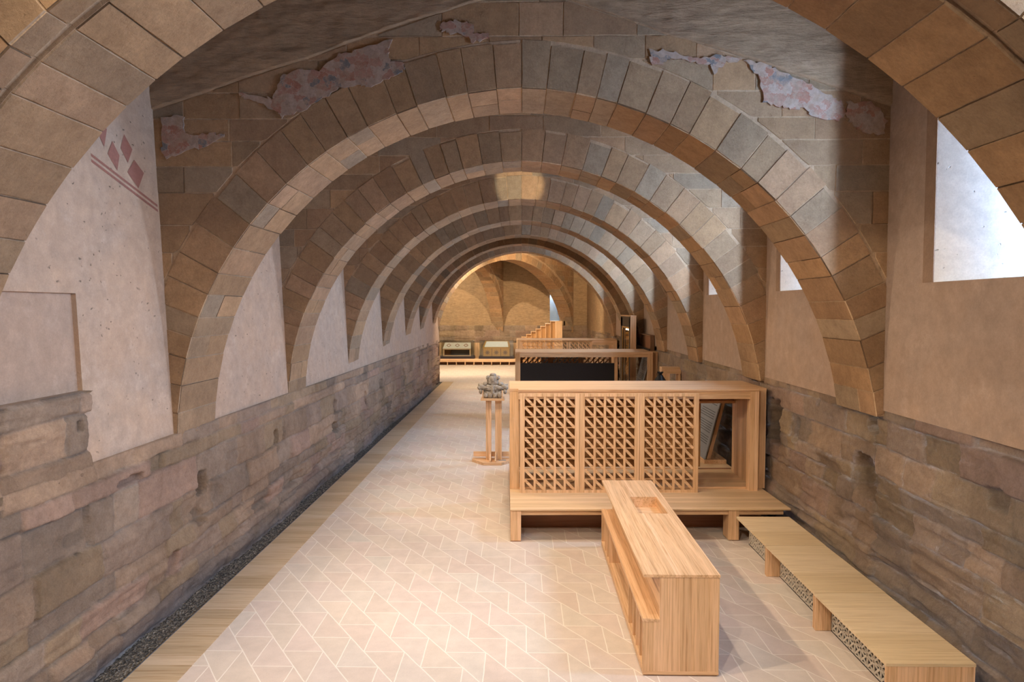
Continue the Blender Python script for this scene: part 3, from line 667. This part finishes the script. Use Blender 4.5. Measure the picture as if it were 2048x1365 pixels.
m_ = MB(); m_.box(-4.062, 3, -0.04, -4.056, 35.1, 0.012); o = m_.build('trim_1', M['steel']); o['kind'] = 'structure'

# ---------------------------------------------------------------- reception desk
dk = empty('reception_desk', (1.255, 6.90, 0), R(-0.35), 'long pale pine reception desk with a recess cut in its top', 'desk')
LY = 3.86
# top with the square recess cut out of it
m_ = MB(); hx0, hx1, hy0, hy1 = 0.30, 0.685, 2.10, 2.90; x0, x1, z0, z1 = 0.0, 0.785, 1.04, 1.068
for bx in ((x0, 0, hx0, LY), (hx1, 0, x1, LY), (hx0, 0, hx1, hy0), (hx0, hy1, hx1, LY)): m_.box(bx[0], bx[1], z0, bx[2], bx[3], z1)
m_.build('desk_top', M['wy'], dk)
m_ = MB(); m_.box(hx0, hy0, 0.90, hx1, hy1, 0.92); m_.build('recess_tray', M['wx'], dk)
m_ = MB(); m_.box(hx0 - .015, hy0 - .015, .90, hx0, hy1 + .015, 1.04); m_.box(hx1, hy0 - .015, .90, hx1 + .015, hy1 + .015, 1.04); m_.box(hx0, hy0 - .015, .90, hx1, hy0, 1.04); m_.box(hx0, hy1, .90, hx1, hy1 + .015, 1.04)
m_.build('recess_side', M['wyz'], dk)
def end_panel(y0, y1):
    m_ = MB(); m_.box(0.17, y0, 0.05, 0.78, y1, 1.04); m_.box(0.0, y0, 0.05, 0.17, y1, 0.575); m_.build('end_panel', M['wz'], dk)
end_panel(0.004, 0.035); end_panel(LY - 0.035, LY - 0.004)
m_ = MB(); m_.box(0.75, 0.035, 0.05, 0.78, LY - 0.035, 1.04); m_.build('side_panel', M['wzy'], dk)
m_ = MB(); m_.box(0.17, 0.035, 0.60, 0.195, LY - .035, 1.04); m_.build('inner_panel', M['wyz'], dk)
m_ = MB(); m_.box(-0.005, 0.0, 0.575, 0.07, LY, 0.607); m_.build('front_rail', M['wy'], dk)
m_ = MB(); m_.box(0.07, 0.0, 0.575, 0.17, LY, 0.600); m_.build('ledge', M['wy'], dk)
m_ = MB(); m_.box(0.40, 0.035, 0.05, 0.42, LY - .035, 0.575); m_.build('back_panel', M['wyz'], dk)
m_ = MB(); m_.box(0.0, 0.035, 0.05, 0.40, LY - .035, 0.09); m_.build('bottom_shelf', M['wy'], dk)
for k, y in enumerate([0.25, 0.47, 0.70, 1.0, 2.9, 3.15, 3.40]):
    m_ = MB(); m_.box(0.004, y, 0.09, 0.35, y + 0.02, 0.575); m_.build('divider', M['wz'], dk)
m_ = MB(); m_.box(0.0, 0.0, 0.015, 0.78, LY, 0.05); m_.build('base_board', M['wx'], dk)
m_ = MB(); m_.box(0.015, 0.015, 0.0, 0.765, LY - .015, 0.015); m_.build('plinth', M['dark'], dk)

# ---------------------------------------------------------------- benches
def make_bench(loc, rz, L, label, far_leg=True):
    b = empty('bench', loc, rz, label, 'bench', 'pine benches along the right wall')
    W = 0.845; Ht = 0.438
    m_ = MB(); m_.box(0, 0, Ht - .032, W, L - 0.006, Ht); m_.build('seat', M['bench'], b, bevel=0.002)
    m_ = MB(); m_.box(0.006, 0.002, 0.004, W - 0.006, 0.034, Ht - .032); m_.build('end_panel', M['wz'], b)
    if far_leg: m_ = MB(); m_.box(0.006, L - .05, 0.004, 0.188, L - .012, Ht - .032); m_.build('end_panel', M['wz'], b)
    m_ = MB(); m_.box(0.184, .034, 0.28, 0.206, L - .05, Ht - .032); m_.build('apron', M['wyz'], b)
    # pierced cement tiles under the seat
    g = MB(); y = .04; sz = 0.132
    fr = MB(); fr.box(0.188, .034, 0.0, 0.205, L - .05, 0.012); fr.build('grille_frame', M['black'], b)
    x = 0.190; z0 = 0.012; th = 0.012
    n = int((L - .10) / sz); sz = (L - .10) / n
    for i in range(n):
        for j in range(2):
            cy = .04 + sz * (i + .5); cz = z0 + .134 * (j + .5); a = sz / 2; bb = .067
            # frame of the cell and a slanting S-shaped web leaving round holes
            g.box(x, cy - a, cz - bb, x + th, cy - a + .012, cz + bb); g.box(x, cy + a - .012, cz - bb, x + th, cy + a, cz + bb)
            g.box(x, cy - a, cz - bb, x + th, cy + a, cz - bb + .010); g.box(x, cy - a, cz + bb - .010, x + th, cy + a, cz + bb)
            g.bar((x + th / 2, cy - a, cz + bb), (x + th / 2, cy + a, cz - bb), .022, th, (1, 0, 0))
            g.bar((x + th / 2, cy - a * .1, cz + bb * .2), (x + th / 2, cy + a, cz + bb), .012, th, (1, 0, 0))
            g.bar((x + th / 2, cy - a, cz - bb), (x + th / 2, cy + a * .1, cz - bb * .2), .012, th, (1, 0, 0))
            for (py, pz) in ((-.35, -.9), (.9, .35), (.35, .9), (-.9, -.35)):
                g.box(x, cy + a * py - .010, cz + bb * pz - .010, x + th, cy + a * py + .010, cz + bb * pz + .010)
    g.build('pierced_grille', M['tilew'], b)
    m_ = MB(); m_.box(0.24, .04, 0.0, 0.25, L - .05, 0.40); m_.build('backing_board', M['black'], b)
    return b
make_bench((3.457, 6.36, 0), R(-0.1), 1.61, 'nearest pine bench with its whole end panel in the foreground')
make_bench((3.465, 7.978, 0), R(-0.1), 1.612, 'middle pine bench of the row along the right wall')
make_bench((3.472, 9.598, 0), R(-0.1), 1.33, 'farthest pine bench, its back end against the platform edge', False)

# ---------------------------------------------------------------- lattice platforms
def lattice_panel(parent, x, y, z, W, H_, name='lattice_panel', cols=5, rows=9, flip=1, label=None):
    """framed screen: stiles, rails, upright bars, slanting bars, cross bars behind"""
    p = MB(); th = 0.045; st = 0.085
    p.box(x, y, z, x + st, y + th, z + H_); p.box(x + W - st, y, z, x + W, y + th, z + H_); p.box(x + st, y, z, x + W - st, y + th, z + .045); p.box(x + st, y, z + H_ - .055, x + W - st, y + th, z + H_)
    o = p.build(name, M['wz'], parent)
    g = MB(); ix0 = x + st; iw = W - 2 * st; iz0 = z + .045; ih = H_ - .10; cw = iw / cols; ch = ih / rows
    for i in range(1, cols): g.box(ix0 + cw * i - .019, y + .004, iz0, ix0 + cw * i + .020, y + .034, iz0 + ih)
    g.build('upright_bars', M['wz'], o)
    g = MB()
    for j in range(0, rows + 1):
        zc = iz0 + ch * j; g.box(ix0, y + .055, zc - .011, ix0 + iw, y + .08, zc + .011)
    g.build('cross_bars', M['wxz'], o)
    g = MB()
    for i in range(cols):
        for j in range(rows):
            a = (ix0 + cw * i, y + .025, iz0 + ch * (j + 1)); b = (ix0 + cw * (i + 1), y + .025, iz0 + ch * j)
            if flip < 0: a, b = (b[0], a[1], a[2]), (a[0], b[1], b[2])
            g.bar(a, b, .046, .022, (0, 1, 0))
    g.build('slanting_bars', M['wxz'], o)
    return o
def deck(root, W, D, zt=0.537, legs=(0.0, 3.56), D0=0.0):
    m_ = MB(); m_.box(0, D0, zt - .028, W, D, zt); m_.build('deck_top', M['deck'], root, bevel=0.002)
    m_ = MB(); m_.box(0.004, D0 + 0.05, zt - .11, W - .1, D0 + 0.09, zt - .028); m_.build('deck_rail', M['wxz'], root)
    for lx in legs:
        m_ = MB(); m_.box(lx + .004, D0 + .02, 0.014, lx + .175, D0 + .30, zt - .028); m_.build('deck_leg', M['wz'], root)
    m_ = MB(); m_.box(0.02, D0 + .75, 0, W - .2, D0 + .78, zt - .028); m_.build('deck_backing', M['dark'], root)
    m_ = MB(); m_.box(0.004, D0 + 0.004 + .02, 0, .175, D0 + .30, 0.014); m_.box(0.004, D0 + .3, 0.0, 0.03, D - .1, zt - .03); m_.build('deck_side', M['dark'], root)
def portal(root, y0, D, W, zt=0.537, ztop=2.36, wall=0.172, slab=0.05, front=True):
    """deep box frame standing on a deck"""
    m_ = MB(); m_.box(0, y0, zt, wall, y0 + D, ztop - slab); m_.build('side_wall', M['wzy'], root)
    m_ = MB(); m_.box(W - wall, y0, zt, W, y0 + D, ztop - slab); m_.build('side_wall', M['wzy'], root)
    m_ = MB(); m_.box(-.004, y0 - .004, ztop - slab, W + .004, y0 + D, ztop); m_.build('top_board', M['wx'], root, bevel=0.002)
    if front:
        m_ = MB(); m_.box(0.15, y0 - .17, ztop - .035, W - .19, y0 - .004, ztop + .0); m_.build('top_ledge', M['wx'], root)
        m_ = MB(); m_.box(0.15, y0 - .155, ztop - .17, W - .19, y0 - .09, ztop - .035); m_.build('header', M['wxz'], root)
        m_ = MB(); m_.box(W - .345, y0 - .165, zt, W - .19, y0 - .0, ztop - .035); m_.build('front_post', M['wzy'], root)

# platform 1
p1 = empty('display_platform', (-0.18, 10.93, 0), R(1.3), 'nearest raised pine platform with three lattice screens and a tall box frame', 'platform', 'pine display platforms')
deck(p1, 4.57, 4.9)
portal(p1, 1.26, 1.30, 4.62)
m_ = MB(); m_.box(0.172, 1.22, .537, 4.27, 1.26, .575); m_.build('bottom_rail', M['wxz'], p1)
for k, (x, W_) in enumerate(((0.175, 1.055), (1.235, 1.05), (2.29, 1.04))):
    lattice_panel(p1, x, 0.97 + 0.02, 0.537, W_, 1.765)
m_ = MB(); m_.box(0.172, 2.44, .66, 3.78, 2.47, 1.93); m_.build('back_panel', M['carvp'], p1)
m_ = MB(); m_.box(0.172, 2.40, 1.93, 4.45, 2.56, 1.975); m_.build('back_frame', M['wxz'], p1)
m_ = MB(); m_.box(0.172, 2.54, 1.975, 4.45, 2.56, 2.31); m_.build('back_header', M['wx'], p1)
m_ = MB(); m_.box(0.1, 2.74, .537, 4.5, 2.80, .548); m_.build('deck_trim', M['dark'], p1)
def info_panel(loc, rz, label, L=1.5, H_=1.75, lean=0.36):
    r = empty('information_panel', loc, rz, label, 'information panel', 'leaning grey information panels')
    m_ = MB(); m_.hexa([(0, 0, 0), (.02, 0, 0), (.02, L, 0), (0, L, 0), (lean, 0, H_), (lean + .02, 0, H_), (lean + .02, L, H_), (lean, L, H_)]); m_.build('panel', M['grey'], r)
    m_ = MB(); rg = random.Random(4)
    def pt(y, z, e=.004): return (lean * z / H_ - e, y, z)
    for k in range(24):
        z = H_ - .12 - k * .048
        if k in (7, 8, 13, 19): continue
        y0 = 0.12; y1 = L - .15 - rg.random() * .3
        m_.face([pt(y0, z), pt(y1, z), pt(y1, z + .014), pt(y0, z + .014)])
    m_.build('text_lines', M['ink'], r)
    m_ = MB()
    for y in (0.1, L / 2): m_.hexa([(lean * .0 + .06, y, -.08), (.14, y, -.08), (.14, y + .06, -.08), (.06, y + .06, -.08), (lean + .02, y, H_ - .2), (lean + .08, y, H_ - .2), (lean + .08, y + .06, H_ - .2), (lean + .02, y + .06, H_ - .2)])
    m_.build('support_post', M['wz'], r)
    return r
info_panel((3.84, 14.25, 0.625), 0, 'tall grey information panel leaning behind the nearest platform opening', H_=1.52, lean=.40)
m_ = MB(); m_.box(3.84, 14.24, .54, 4.3, 15.8, .62); o = m_.build('low_wooden_base', M['wy']); tag(o, 'low pine base under the leaning grey panel nearest the camera', 'base')

# platform 2 with the black panel
p2 = empty('display_platform', (-0.20, 21.3, 0), R(0.4), 'second pine platform, framing a wide black panel', 'platform', 'pine display platforms')
deck(p2, 4.6, 3.12)
portal(p2, 1.3, 1.55, 4.72)
m_ = MB(); m_.box(0.172, 1.34, .56, 3.30, 1.38, 1.98); m_.build('black_panel', M['screen'], p2)
m_ = MB(); m_.box(3.30, 1.30, .537, 3.40, 1.40, 2.2); m_.build('frame_post', M['wz'], p2)
lattice_panel(p2, 0.18, 2.7, 0.537, 1.06, 1.70, flip=-1); lattice_panel(p2, 1.25, 2.7, 0.537, 1.06, 1.70, flip=-1); lattice_panel(p2, 2.32, 2.7, 0.537, 1.06, 1.70, flip=-1)
# platform 3
p3 = empty('display_platform', (-0.20, 30.1, 0), R(0.2), 'farthest pine platform with small lattice screens, beside the stair', 'platform', 'pine display platforms')
deck(p3, 4.5, 3.4)
portal(p3, 1.3, 1.6, 4.60, front=False)
for x, W_ in ((0.18, 1.08), (1.28, 1.08), (2.38, 1.08)): lattice_panel(p3, x, 1.32, 0.537, W_, 1.75)
m_ = MB(); m_.box(3.46, 1.3, 2.12, 4.43, 1.36, 2.31); m_.build('header', M['wxz'], p3)
m_ = MB(); m_.box(1.1, 1.2, .56, 2.9, 1.24, 1.87); m_.build('black_panel', M['screen'], p3)

# ---------------------------------------------------------------- pedestal and carved capital
pd = empty('pedestal', (-0.70, 16.69, 0), 0, 'slender pine pedestal on an angular base beside the first platform', 'pedestal')
m_ = MB(); m_.prism([(-.52, .26), (-.52, 0.05), (-.22, -.35), (.22, -.35), (.52, 0.0), (.52, .26)], 0, 0.065); m_.build('base', M['wx'], pd, bevel=.003)
for x0, x1 in ((-.175, -.04), (.055, .215)):
    m_ = MB(); m_.box(x0, -.05, .065, x1 - .03, 0.09, 1.55); m_.build('column', M['wz'], pd)
    m_ = MB(); m_.box(x1 - .03, -.065, .065, x1, 0.075, 1.55); m_.build('column', M['wzy'], pd)
m_ = MB(); m_.box(-.49, .09, .12, .49, .15, .24); m_.build('cross_rail', M['wxz'], pd)
for x in (-.06, .07):
    m_ = MB(); m_.box(x - .018, -.30, .065, x + .018, -.05, .10); m_.hexa([(x - .018, -.30, .10), (x + .018, -.30, .10), (x + .018, -.05, .10), (x - .018, -.05, .10), (x - .018, -.1, .26), (x + .018, -.1, .26), (x + .018, -.05, .26), (x - .018, -.05, .26)]); m_.build('brace', M['wy'], pd)
m_ = MB(); m_.box(-.29, -.19, 1.55, .285, .22, 1.605); m_.build('shelf', M['wx'], pd, bevel=.003)
for x in (-.24, .23):
    m_ = MB(); m_.box(x - .012, -.17, 1.605, x + .012, -.146, 1.80); m_.build('retaining_peg', M['wz'], pd)
m_ = MB(); m_.box(.14, -.12, .065, .32, -.02, .068); m_.build('caption_plate', M['grey'], pd)
def capital(name, loc, label):
    # carved block with leaf rows, outspread volutes at both sides and a rosette head
    m_ = MB(); rg = random.Random(3)
    def blob(c, r, e=0.75, sd=0):
        n, k = 18, 26; i0 = len(m_.v)
        for a in range(n + 1):
            ph = math.pi * a / n - math.pi / 2
            for b in range(k):
                th = 2 * math.pi * b / k; f = lambda q: math.copysign(abs(q) ** e, q)
                x, y, z = f(math.cos(ph)) * f(math.cos(th)), f(math.cos(ph)) * f(math.sin(th)), f(math.sin(ph))
                g = 1 + 0.22 * math.sin(9 * x + sd) * math.sin(11 * z + 2 * sd) * math.sin(7 * y + sd)
                m_.v.append((c[0] + r[0] * x * g, c[1] + r[1] * y * g, c[2] + r[2] * z * g))
        for a in range(n):
            for b in range(k):
                b2 = (b + 1) % k; m_.f.append((i0 + a * k + b, i0 + a * k + b2, i0 + (a + 1) * k + b2, i0 + (a + 1) * k + b)); m_.mi.append(0); m_.col.append((1, 1, 1))
    blob((0, 0, .10), (.215, .13, .10), .45, 1)
    for x in (-.17, -.06, .06, .17): blob((x, -.13, .07), (.05, .035, .06), .8, x * 9)
    blob((0, 0, .24), (.27, .14, .08), .6, 2)
    for sgn in (-1, 1):
        blob((sgn * .27, -.02, .27), (.085, .10, .075), .8, 3); blob((sgn * .33, -.06, .25), (.045, .07, .05), .9, 4); blob((sgn * .30, -.08, .16), (.04, .05, .06), .9, 6)
        blob((sgn * .15, -.10, .245), (.11, .05, .028), .9, 5); blob((sgn * .19, -.02, .335), (.065, .08, .05), .8, 7); blob((sgn * .12, -.05, .50), (.05, .05, .05), .9, 8)
        blob((sgn * .34, 0, .32), (.03, .05, .03), .9, 2)
    blob((0, -.12, .20), (.045, .05, .13), .8, 9); blob((0, 0, .42), (.135, .11, .12), .6, 10)
    blob((0, -.06, .46), (.07, .07, .08), .8, 11); blob((0, -.02, .56), (.075, .06, .045), .8, 12)
    o = m_.build(name, M['carvstone'], None, smooth=True); o.location = loc; return tag(o, label, 'carved stone')
cap = capital('carved_capital', (-0.70, 16.70, 1.605), 'carved grey stone capital held by pegs on the slender pine pedestal')

# ---------------------------------------------------------------- tall showcase and the objects along the right wall
sh = empty('tall_showcase', (3.9, 24.5, 0), 0, 'tall pine showcase with a black-framed glazed side and a gilded carving inside', 'showcase')
m_ = MB(); m_.box(0, 0, 0, .21, .05, 3.5); m_.build('end_panel', M['wz'], sh)
m_ = MB(); m_.box(0, 2.3, 0, .21, 2.35, 3.5); m_.build('end_panel', M['wz'], sh)
m_ = MB(); m_.box(.18, .05, 0, .21, 2.3, 3.5); m_.build('back_panel', M['carv'], sh)
m_ = MB(); m_.box(-.01, -.01, 3.5, .22, 2.36, 3.54); m_.build('top_board', M['wy'], sh)
m_ = MB(); m_.box(-.01, 0.03, 0.1, .04, .22, 3.45); m_.box(-.01, 1.85, .1, .04, 2.3, 3.45); m_.box(-.01, .03, 3.12, .04, 2.3, 3.5); m_.box(-.01, .03, 0, .04, 2.3, .3); m_.build('black_frame', M['black'], sh)
m_ = MB(); m_.box(-.02, .22, .3, -.005, .27, 3.1); m_.box(-.02, 1.8, .3, -.005, 1.85, 3.1); m_.box(-.02, .22, 3.07, -.005, 1.85, 3.12); m_.build('gilt_trim', M['gold'], sh)
m_ = MB(); m_.box(0.0, .27, .3, .006, 1.8, 3.07); m_.build('glass', M['glass'], sh)
rg = random.Random(9)
m_ = MB()
for k in range(60):
    y = rg.uniform(.4, 1.7); z = rg.uniform(.5, 2.9); h_ = rg.uniform(.05, .22); m_.box(.09 + rg.uniform(-.03, .03), y, z, .17, y + rg.uniform(.03, .1), z + h_)
o = m_.build('gilded_carving', M['gold']); o.location = (3.9, 24.5, 0); tag(o, 'tall gilded carved relief inside the black-framed showcase', 'carving')
for k in range(3):
    e_ = MB(); e_.lathe([(.02, 0), (.035, .03), (.02, .06)], 10, (3.98, 24.9 + k * .5, 2.98))
    t = NT('lit_led_%d' % k); t.bsdf.inputs['Emission Color'].default_value = (1, .75, .4, 1); t.bsdf.inputs['Emission Strength'].default_value = 12
    o = e_.build('showcase_lamp', t.m); o.parent = sh; o.location = (-3.9, -24.5, 0)
nb = empty('niche_box', (4.335, 23.0, 2.05), 0, 'dark brown box standing in for a recess in the right wall beside the tall showcase', 'niche')  # box added on the wall face, standing in for a dark recess
m_ = MB(); m_.box(0, 0, 0, .14, 3.0, .04); m_.box(0, 0, .8, .14, 3.0, .84); m_.box(0, 0, .04, .14, .04, .8); m_.box(0, 2.96, .04, .14, 3.0, .8); m_.build('carcass', M['carv'], nb)
m_ = MB(); m_.box(.09, .04, .04, .12, 2.96, .8); m_.build('back_board', M['dark'], nb)
m_ = MB(); m_.box(-.02, .04, .04, .0, 2.96, .38); m_.build('recess_dark_front', M['black'], nb)
info_panel((3.93, 22.95, .65), 0, 'grey information panel leaning behind the second platform opening', L=1.3, H_=1.45, lean=.36)
m_ = MB(); m_.box(3.9, 22.9, .54, 4.3, 24.3, .645); o = m_.build('low_wooden_base', M['wy']); tag(o, 'low pine base under the leaning panel behind the second platform opening', 'base')
# black bell on a stand and its small frame
st = empty('bell_stand', (3.52, 17.3, 0), 0, 'pine stand hidden behind the first box frame carrying the black bell', 'stand')
m_ = MB(); m_.box(-.22, -.22, 0, .22, .22, .06); m_.build('base', M['wx'], st)
m_ = MB(); m_.box(-.08, -.08, .06, .08, .08, 1.72); m_.build('column', M['wz'], st)
m_ = MB(); m_.box(-.24, -.24, 1.72, .24, .24, 1.76); m_.build('shelf', M['wx'], st)
m_ = MB(); m_.lathe([(.24, 0), (.235, .03), (.20, .10), (.155, .20), (.11, .27), (.07, .33), (.05, .36)], 28)
o = m_.build('bronze_bell', M['black'], None, smooth=True); o.location = (3.52, 17.3, 1.76); tag(o, 'black conical bell with a looped crown behind the first box frame', 'bell')
m_ = MB()
for k in range(4):
    a = k * math.pi / 4
    for s in (-1, 1): m_.bar((s * .02 * math.cos(a), s * .02 * math.sin(a), .35), (s * .075 * math.cos(a), s * .075 * math.sin(a), .43), .02, .02, (-math.sin(a), math.cos(a), 0.01))
m_.lathe([(.02, .35), (.035, .38), (.02, .42)], 10); m_.build('crown', M['black'], o)
sf = empty('small_frame', (3.98, 19.3, 0), 0, 'small open pine frame standing against the right wall', 'frame')
m_ = MB(); m_.box(0, 0, 0, .22, .3, 1.95); m_.build('post', M['wz'], sf)
m_ = MB(); m_.box(.46, 0, 0, .52, .3, 1.95); m_.build('post', M['wz'], sf)
m_ = MB(); m_.box(-.01, -.01, 1.95, .53, .31, 2.13); m_.build('lintel', M['wxz'], sf)

# ---------------------------------------------------------------- end room
ls = empty('low_display_shelf', (-6.2, 45.4, 0), 0, 'long low pine shelf with open compartments along the end wall', 'shelf')
m_ = MB(); m_.box(0, 0, .30, 5.84, 1.1, .42); m_.build('shelf_top', M['wx'], ls)
m_ = MB(); m_.box(0, .02, .22, 5.84, .06, .30); m_.build('front_rail', M['wxz'], ls)
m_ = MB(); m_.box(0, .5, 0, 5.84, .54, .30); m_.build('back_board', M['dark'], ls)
for k in range(10):
    m_ = MB(); m_.box(k * .59 + .05, 0, 0, k * .59 + .10, .5, .22); m_.build('divider', M['wz'], ls)
m_ = MB(); m_.box(.45, 1.12, 0, 5.84, 1.16, 1.45); m_.build('rear_board', M['wz'], ls)
ep = empty('end_post', (-6.25, 43.9, 0), 0, 'short pine post at the end of the left wall carrying a white bust', 'pedestal')
m_ = MB(); m_.box(-.1, 0, 0, .38, .4, 1.02); m_.build('body', M['wz'], ep)
m_ = MB(); m_.box(-.12, -.02, 1.02, .40, .42, 1.06); m_.build('cap', M['wx'], ep)
m_ = MB(); m_.lathe([(.11, 0), (.13, .04), (.06, .1), (.10, .18), (.14, .28), (.10, .40), (.04, .46)], 18); o = m_.build('white_bust', M['white'], None, smooth=True); o.location = (-6.0, 44.1, 1.06); tag(o, 'small white carved bust on the short post by the left wall end', 'sculpture')
def chest_case(x, label_case, label_chest, kind):
    c = empty('glass_case', (x, 45.55, .42), 0, label_case, 'display case', 'glass cases on the low shelf')
    m_ = MB(); m_.box(0, 0, 0, 2.35, .95, .16); m_.build('plinth', M['plinth'], c)
    m_ = MB(); gx0, gx1, gy0, gy1, gz = .04, 2.31, .04, .91, 1.20
    m_.box(gx0, gy0, .16, gx1, gy0 + .008, gz); m_.box(gx0, gy1 - .008, .16, gx1, gy1, gz); m_.box(gx0, gy0, .16, gx0 + .008, gy1, gz); m_.box(gx1 - .008, gy0, .16, gx1, gy1, gz); m_.box(gx0, gy0, gz, gx1, gy1, gz + .01); m_.build('glass_box', M['haze'], c)
    h = empty('painted_chest' if kind else 'open_chest', (x + .25, 45.75, .58), 0, label_chest, 'chest')
    W_ = 1.85
    if kind:
        m_ = MB(); m_.box(0, 0, 0, W_, .5, .52); m_.build('body', M['gold'], h)
        m_ = MB()
        for k in range(3):
            for a in range(8):
                an = a * math.pi / 4; cx = .32 + k * .6; m_.bar((cx, -.012, .25), (cx + .16 * math.cos(an), -.012, .25 + .16 * math.sin(an)), .05, .02, (0, 1, 0))
        for xx in (0, .6, 1.2, W_ - .04): m_.box(xx, -.015, 0, xx + .04, 0, .52)
        m_.build('carved_front', M['carv'], h)
        m_ = MB(); m_.hexa([(-.02, -.02, .52), (W_ + .02, -.02, .52), (W_ - .1, .52, .98), (.14, .52, .98), (-.02, -.02, .56), (W_ + .02, -.02, .56), (W_ - .1, .52, 1.02), (.14, .52, 1.02)]); m_.build('lid_rim', M['gold'], h)
        m_ = MB(); m_.hexa([(.12, .05, .62), (W_ - .12, .05, .62), (W_ - .2, .46, .96), (.24, .46, .96), (.12, .05, .63), (W_ - .12, .05, .63), (W_ - .2, .46, .975), (.24, .46, .975)]); m_.build('painted_lid', M['paint'], h)
    else:
        m_ = MB(); m_.box(0, 0, 0, .07, .5, .5); m_.box(W_ - .07, 0, 0, W_, .5, .5); m_.box(.07, 0, 0, W_ - .07, .5, .04); m_.box(.07, 0, .44, W_ - .07, .06, .5); m_.build('body', M['wxz'], h)
        m_ = MB(); m_.box(.07, .46, .04, W_ - .07, .5, .5); m_.build('rear_panel', M['carv'], h)
        m_ = MB(); m_.box(.5, .2, .06, W_ - .1, .24, .42); m_.build('black_inlay', M['black'], h)
        m_ = MB(); m_.hexa([(-.02, -.02, .50), (W_ + .02, -.02, .50), (W_ - .02, .52, .86), (.08, .52, .86), (-.02, -.02, .53), (W_ + .02, -.02, .53), (W_ - .02, .52, .89), (.08, .52, .89)]); m_.build('lid', M['white'], h)
        m_ = MB()
        for k in range(3):
            cx = .36 + k * .58; q = []
            for dx, dy in ((-.14, 0), (0, -.14), (.14, 0), (0, .14)): q.append((cx + dx, .25 + dy, .53 + (.25 + dy + .02) * .667 + .006))
            for i in range(4): m_.bar(q[i], q[(i + 1) % 4], .035, .02, (0, -.55, .83))
        m_.build('diamond_inlay', M['red'], h)
chest_case(-5.52, 'left glass display case on a dark plinth on the low shelf', 'open-fronted wooden chest with three diamonds on its lid', 0)
chest_case(-2.86, 'right glass display case on a dark plinth on the low shelf', 'gilded carved chest with a pale painted lid', 1)
# stepped pine stair rising to the end window
sr = empty('pine_stair', (-0.33, 45.6, 0), 0, 'stepped pine stair rising to the right below the end window', 'stair')
tops = [1.74, 1.88, 2.06, 2.24, 2.42, 2.60, 2.78, 2.95]
for k in range(8):
    z = tops[k] if k >= 0 else tops[0] + .18 * k; x = k * .322
    m_ = MB(); m_.box(x, 0, z - .04, x + .33, 1.2, z); m_.build('tread', M['wx'], sr)
    m_ = MB(); m_.box(x, 0.0, 0, x + .035, 1.2, z - .04); m_.build('upright', M['wz'], sr)
    m_ = MB(); m_.box(x + .035, .12, 0, x + .322, .15, z - .04); m_.build('recessed_panel', M['carvp'], sr)
m_ = MB(); m_.box(8 * .322, 0, 2.91, 3.05, 1.2, 2.95); m_.build('landing', M['wx'], sr)
m_ = MB(); m_.box(8 * .322, 0, 0, 8 * .322 + .035, .12, 2.91); m_.box(8 * .322 + .035, .0, 0, 3.05, .03, 2.91); m_.build('landing_side', M['wz'], sr)
